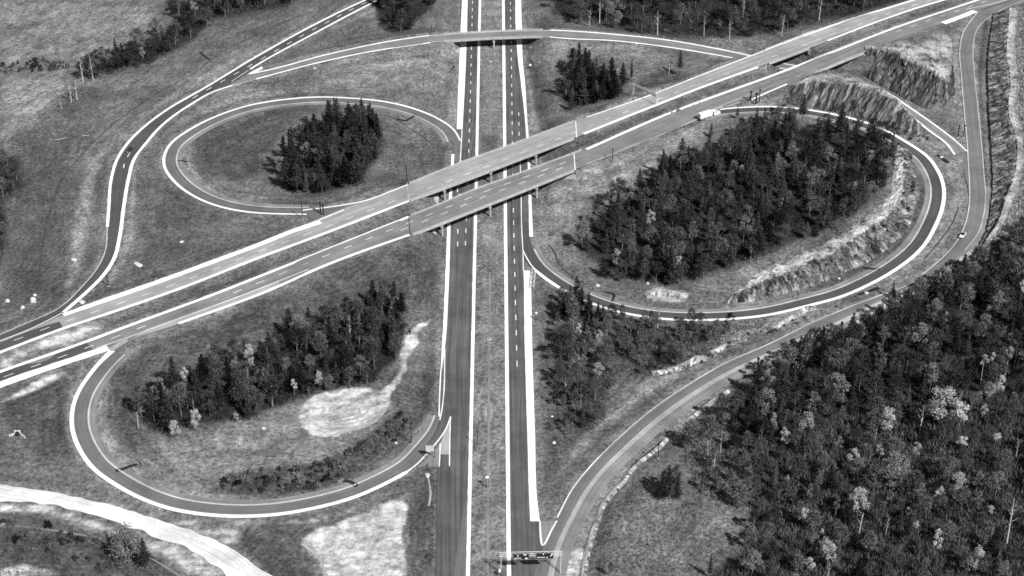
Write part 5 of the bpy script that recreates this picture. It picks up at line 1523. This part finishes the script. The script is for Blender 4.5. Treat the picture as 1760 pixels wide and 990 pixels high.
MB().box((L * .42, 0, .85), (L * .78, 1.1, .26)).build('chassis', 'post_dark', o)
cab = MB().prism([(L * .68, .7), (L * .68, 2.7), (L * .70, 2.95), (L * .84, 2.95), (L * .885, 2.0), (L * .99, 1.85), (L, 1.6), (L, .6)], -1.2, 1.2).build('cab', 'car_white', o)
MB().prism([(L * .852, 2.75), (L * .862, 2.76), (L * .893, 2.06), (L * .884, 2.05)], -1.05, 1.05).build('windscreen', 'car_glass', cab)
for y in (-1.215, 1.215): MB().box((L * .79, y, 2.35), (L * .08, .03, .7)).build('side_window', 'car_glass', cab)
MB().box((L + .06, 0, .75), (.12, 2.3, .3)).build('bumper', 'chrome', cab)
for x in (.07, .15, .50, .70, .93):
    for y in (-1.12, 1.12): wheel(o, L * x, y, .5, .3)

# drains: paved gutters from the kerb to a headwall
def drain(label, pts, w, wall=None, inlet=None):
    P_ = [on_ground(*p) for p in pts]
    c = P_[0]
    o = thing('drain_gutter', label, 'drain', c)
    p = catmull([(a, b, zz + .10) for a, b, zz in P_], .8)
    for i in range(len(p)): p[i, 2] = ground(p[i, 0], p[i, 1]) + .34
    wd = np.linspace(w, w * .75, len(p))
    v = []
    for q_, dz in ((offset(p, wd / 2), .14), (offset(p, wd / 4), -.02), (offset(p, -wd / 4), -.02), (offset(p, -wd / 2), .14)):
        q_ = q_.copy(); q_[:, 2] += dz; v.append(q_ - np.array(c))
    v = np.stack(v, 1).reshape(-1, 3); f = []
    for i in range(len(p) - 1):
        for k in range(3): f.append((4*i + k, 4*(i+1) + k, 4*(i+1) + k + 1, 4*i + k + 1))
    link('channel', mesh_data('channel', v, f, 'gutter_dark'), o)
    if wall:
        a, b = [np.array(on_ground(*q_)) for q_ in wall]
        dd = (b - a)[:2]; Lw = float(np.hypot(*dd)); an = math.atan2(dd[1], dd[0])
        m_ = MB().box(((a[0] + b[0]) / 2 - c[0], (a[1] + b[1]) / 2 - c[1], max(a[2], b[2]) - c[2] + .35), (Lw * .8, .5, .9), an)
        m_.build('headwall', 'concrete_dark', o)
    if inlet:
        a = on_ground(*inlet)
        MB().box((a[0] - c[0], a[1] - c[1], a[2] - c[2] + .3), (1.7, 1.3, .7), .3).build('inlet_box', 'boulder_pale', o)
    return o
drain('dark paved gutter with a headwall inside the west curve of the lower loop', [(199, 811), (218, 805), (236, 799)], 1.8, [(234, 788), (247, 802)])
drain('dark paved gutter with a pale headwall at the south side of the lower loop', [(614, 837), (604, 830), (590, 827)], 1.9, [(579, 830), (593, 824.5)])
drain('dark paved gutter inside the east end of the large loop', [(1512, 464), (1498, 463), (1483, 461)], 1.6)
drain('dark forked gutter inside the north-east curve of the upper loop', [(714, 199), (704, 205), (694, 208), (682, 205)], 1.7)
drain('long dark gutter with a pale inlet box between large loop and outer ramp', [(1511, 496), (1493, 502), (1476, 507)], 2.4, None, (1489, 504.5))
drain('dark gutter with a pale inlet box in the grass before the ramp merge', [(1630, 281), (1621, 274), (1611, 267)], 2.2, None, (1618, 271.5))
drain('thin dark gutter inside the large loop ramp above the clearing', [(1052, 520), (1055, 507), (1041, 503)], 1.0)
drain('narrow gutter at the bend inside the upper loop', [(304, 277), (312, 277), (322, 279.5)], .8)
drain('thin pale-lipped ditch crossing the grass above the upper left ramp', [(343, 90), (352, 97), (361, 104)], .9)
for px, py, lab in [(841, 583, 'round pale drain cover in the median beside the long straight'), (843, 106, 'small round drain cover in the median near the top overpass')]:
    a = on_ground(px, py); o = thing('drain_cover', lab, 'drain', a)
    MB().tube([(0, 0, -.1), (0, 0, .25)], 1.0, 16).build('rim', 'boulder_pale', o); MB().tube([(0, 0, .2), (0, 0, .262)], .55, 12).build('grate', 'gutter_dark', o)
a = on_ground(30, 747); o = thing('culvert', 'pale winged culvert mouth in a patch of stones', 'culvert', a)
MB().box((0, .6, .5), (2.6, .5, 2.2)).build('headwall', 'boulder_pale', o)
MB().box((-2.0, -.6, .3), (2.6, .35, 1.0), .6).build('wing_wall', 'boulder_pale', o); MB().box((2.4, -1.2, .3), (3.6, .35, 1.0), -.75).build('wing_wall', 'boulder_pale', o)
MB().tube([(0, -.9, .55), (0, .5, .55)], .85, 14).build('pipe', 'gutter_dark', o)
a = on_ground(6, 900); o = thing('culvert', 'dark pipe end in grass below the haul road', 'culvert', a, .3)
MB().tube([(-.2, -1.4, .6), (0, 1.2, .5)], .95, 14).build('pipe', 'gutter_dark', o); MB().tube([(-.2, -1.5, .6), (-.19, -1.42, .6)], 1.1, 14).build('collar', 'concrete_dark', o)

# boulders
def boulder(label, px, py, size, group=None, seed=0, flat=.6, stretch=1.0):
    import bmesh
    bm = bmesh.new(); bmesh.ops.create_icosphere(bm, subdivisions=3, radius=1)
    for v in bm.verts:
        n_ = mnoise.noise(v.co * 1.3 + Vector((seed * 3.1, 0, 0))) * .45 + mnoise.noise(v.co * 3.5 + Vector((0, seed, 0))) * .16
        v.co *= 1 + n_; v.co.x *= size * stretch; v.co.y *= size; v.co.z *= size * flat
    me = bpy.data.meshes.new('boulder'); bm.to_mesh(me); bm.free(); me.materials.append(MATS['boulder_pale'])
    a = on_ground(px, py)
    return tag(link('boulder', me, None, (a[0], a[1], a[2] + size * flat * .35), seed * 1.7), label, 'boulder', group)
for i, (px, py, s, fl, st, lab) in enumerate([
    (13, 518, 1.0, .7, 1.3, 'white jagged rock in the grass at the west edge'), (39, 530, .9, 1.0, 1.0, 'pale rounded rock between two others by the west gore'),
    (57, 519, 1.3, 1.3, .8, 'tallest white rock by the west gore'), (60, 508, .8, .8, 1, 'small white rock behind the tallest one by the west gore'),
    (141, 520, 1.2, .6, 1.3, 'pale rubble heap at the nose between ramp and highway'), (312, 416, .8, .5, 1.5, 'small white stone alone in grass under the upper loop'),
    (238, 455, 1.2, .3, 2.2, 'flat pale slab in grass above the wide white shoulder'), (952, 762, .7, .7, 1.2, 'white boulder at the south tip of the clearing'),
    (1193, 706, .5, .6, 2.4, 'long white stone beside the outer ramp'), (946, 661, .5, .6, 1.1, 'pale stone in grass west of the thin stand'),
    (949, 716, .5, .6, 1.1, 'pale stone in grass, lower of two west of the thin stand'), (681, 762, .6, .8, 1, 'small white stone inside the lower loop near the black pole'),
    (453, 737, .7, .8, 1, 'white speck-like stone in the lower loop field'), (735, 817, .8, .4, 1.8, 'pale stone at the tip of the lower loop gore'),
    (541, 118, .7, .8, 1, 'small white stone under the overpass road embankment'), (1027, 491, .9, .6, 1.3, 'white stone at the south edge of the large loop wood'),
    (1113, 488, .7, .8, 1, 'small white stone in front of the large loop wood'), (1094, 76, .6, .7, 1, 'small pale stone beside the overpass road'),
    (1442, 479, .6, .7, 1, 'small white stone in grass below the outcrop'), (128, 447, 1.1, .5, 1.5, 'pale rubble on the light strip beside the upper left ramp')]):
    boulder(lab, px, py, s, seed=i + 1, flat=fl, stretch=st)
# cut logs left on the cleared slope
for i in range(34):
    if i < 22: px, py = random.uniform(30, 112), random.uniform(150, 235)
    elif i < 28: px, py = random.uniform(20, 112), random.uniform(112, 124)
    else: px, py = random.uniform(105, 160), random.uniform(205, 240)
    a = on_ground(px, py); Lg = random.uniform(3, 8); an = random.uniform(-1.3, .9)
    o = thing('fallen_log', 'pale cut log on the cleared slope in the north-west', 'log', (a[0], a[1], a[2] + .25), an, 'cut logs on the cleared north-west slope')
    MB().tube([(-Lg / 2, 0, 0), (0, random.uniform(-.2, .2), .1), (Lg / 2, 0, .05)], [.17, .14, .08], 7).build('stem', 'bark_pale' if i % 4 == 0 else 'bark_grey', o)
    MB().tube([(Lg * .1, 0, .05), (Lg * .28, random.uniform(-1, 1), .9)], [.08, .04], 5).build('branch', 'bark_grey', o)

# drainage swales drawn as thin worn lines in the grass
def swale(pts, w, mat, name='swale', dz=.10):
    p = catmull([on_ground(*q) for q in pts], 1.8)
    for i in range(len(p)): p[i, 2] = ground(p[i, 0], p[i, 1])
    n_ = len(p); ww = np.array([w * (1 + .45 * mnoise.noise((i * .21, w, 1.7))) for i in range(n_)]) / 2
    a = offset(p, ww); b = offset(p, -ww)
    for q_ in (a, b):
        for i in range(n_): q_[i, 2] = ground(q_[i, 0], q_[i, 1])
    strip(name, a, b, mat, dz)
swale([(843.5, 104), (843, 160), (842.6, 232)], 1.0, 'gravel_shoulder')
swale([(842, 470), (841, 600), (839.5, 760), (838, 985)], 1.0, 'gravel_shoulder')
swale([(851, 345 + 60), (856, 430), (846, 452)], .7, 'gravel_shoulder')
swale([(868, 330 + 60), (864, 420), (852, 448)], .7, 'gravel_shoulder')
swale([(65, 500), (72, 430), (88, 360), (110, 305), (150, 255), (205, 205), (262, 165), (330, 128), (362, 104), (440, 60), (520, 25)], .6, 'turf_dark')
swale([(943, 335 + 85), (952, 432), (962, 455), (985, 478)], .6, 'turf_dark')
swale([(1648, 355), (1636, 385), (1612, 418), (1588, 446)], .6, 'turf_dark')
swale([(666, 198), (700, 218), (730, 238), (748, 252)], .5, 'turf_dark')
swale([(318, 252), (312, 275), (322, 300), (350, 325), (400, 345), (470, 352)], .9, 'gravel_light')
swale([(305, 290), (316, 312), (345, 333), (390, 349), (440, 356)], .6, 'gravel_light')
swale([(560, 752), (590, 742), (625, 735), (650, 722)], .9, 'gravel_light', 'track')
swale([(470, 730), (500, 718), (530, 706)], .7, 'gravel_shoulder', 'track')
swale([(460, 738), (495, 728), (530, 716)], .7, 'gravel_shoulder', 'track')
swale([(518, 935), (545, 955), (560, 985), (570, 1005)], 1.0, 'gravel_light', 'track')
swale([(0, 905), (60, 907), (130, 918), (180, 928)], .8, 'gravel_shoulder', 'track')
swale([(255, 957), (290, 978), (315, 995)], .8, 'gravel_shoulder', 'track')
swale([(736, 820), (740, 850), (737, 870)], .7, 'gravel_light')

for k_, (rx, ry) in enumerate([(66, 29), (50, 21), (36, 14), (22, 8)]):     # circling wheel tracks in the bare patch
    swale([(597 + rx * math.cos(t), 708 - ry * math.sin(t) - rx * .12 * math.cos(t)) for t in np.linspace(3.6 + .25 * k_, 6.3 + .2 * k_, 12)], .7, 'gravel_light', 'track', .08)
swale([(700, 562), (694, 585), (693, 612), (690, 640), (676, 660), (655, 676)], .5, 'gravel_light', 'track', .08)
# ------------------------------------------------------------------ light, sky, camera
SUN_AZ = np.array([0.62, -0.78]); SUN_AZ /= np.linalg.norm(SUN_AZ)
SUN_EL = math.radians(46)
sd = Vector((SUN_AZ[0] * math.cos(SUN_EL), SUN_AZ[1] * math.cos(SUN_EL), math.sin(SUN_EL)))
ld = bpy.data.lights.new('sun', 'SUN'); ld.energy = 4.3; ld.angle = math.radians(0.5); ld.color = (1, 0.99, 0.98)
lo = bpy.data.objects.new('sun', ld); COL.objects.link(lo)
lo.rotation_euler = (-sd).to_track_quat('-Z', 'Y').to_euler(); lo.location = (0, 300, 600)
W = bpy.data.worlds.new('World'); SC.world = W; W.use_nodes = True
nt = W.node_tree; nt.nodes.clear()
sky = nt.nodes.new('ShaderNodeTexSky'); sky.sky_type = 'NISHITA'; sky.sun_disc = False
sky.sun_elevation = SUN_EL; sky.sun_rotation = math.atan2(sd.x, sd.y)
bw = nt.nodes.new('ShaderNodeRGBToBW'); bg = nt.nodes.new('ShaderNodeBackground'); ow = nt.nodes.new('ShaderNodeOutputWorld')
nt.links.new(sky.outputs[0], bw.inputs[0]); nt.links.new(bw.outputs[0], bg.inputs[0]); bg.inputs[1].default_value = 0.05
nt.links.new(bg.outputs[0], ow.inputs[0])
cd = bpy.data.cameras.new('camera'); cam = bpy.data.objects.new('camera', cd); COL.objects.link(cam)
cd.sensor_width = 36; cd.lens = 36 * F / 1760; cd.clip_start = 1; cd.clip_end = 20000
cam.location = (0, 0, H); cam.rotation_euler = (math.pi / 2 - TH, 0, 0)
SC.camera = cam
vs = SC.view_settings
vs.view_transform = 'Standard'; vs.look = 'None'; vs.gamma = 1; vs.exposure = 0.5; vs.use_curve_mapping = False
SC.cycles.use_denoising = False
SC.cycles.filter_width = 1.6
SC.cycles.max_bounces = 5; SC.cycles.diffuse_bounces = 2
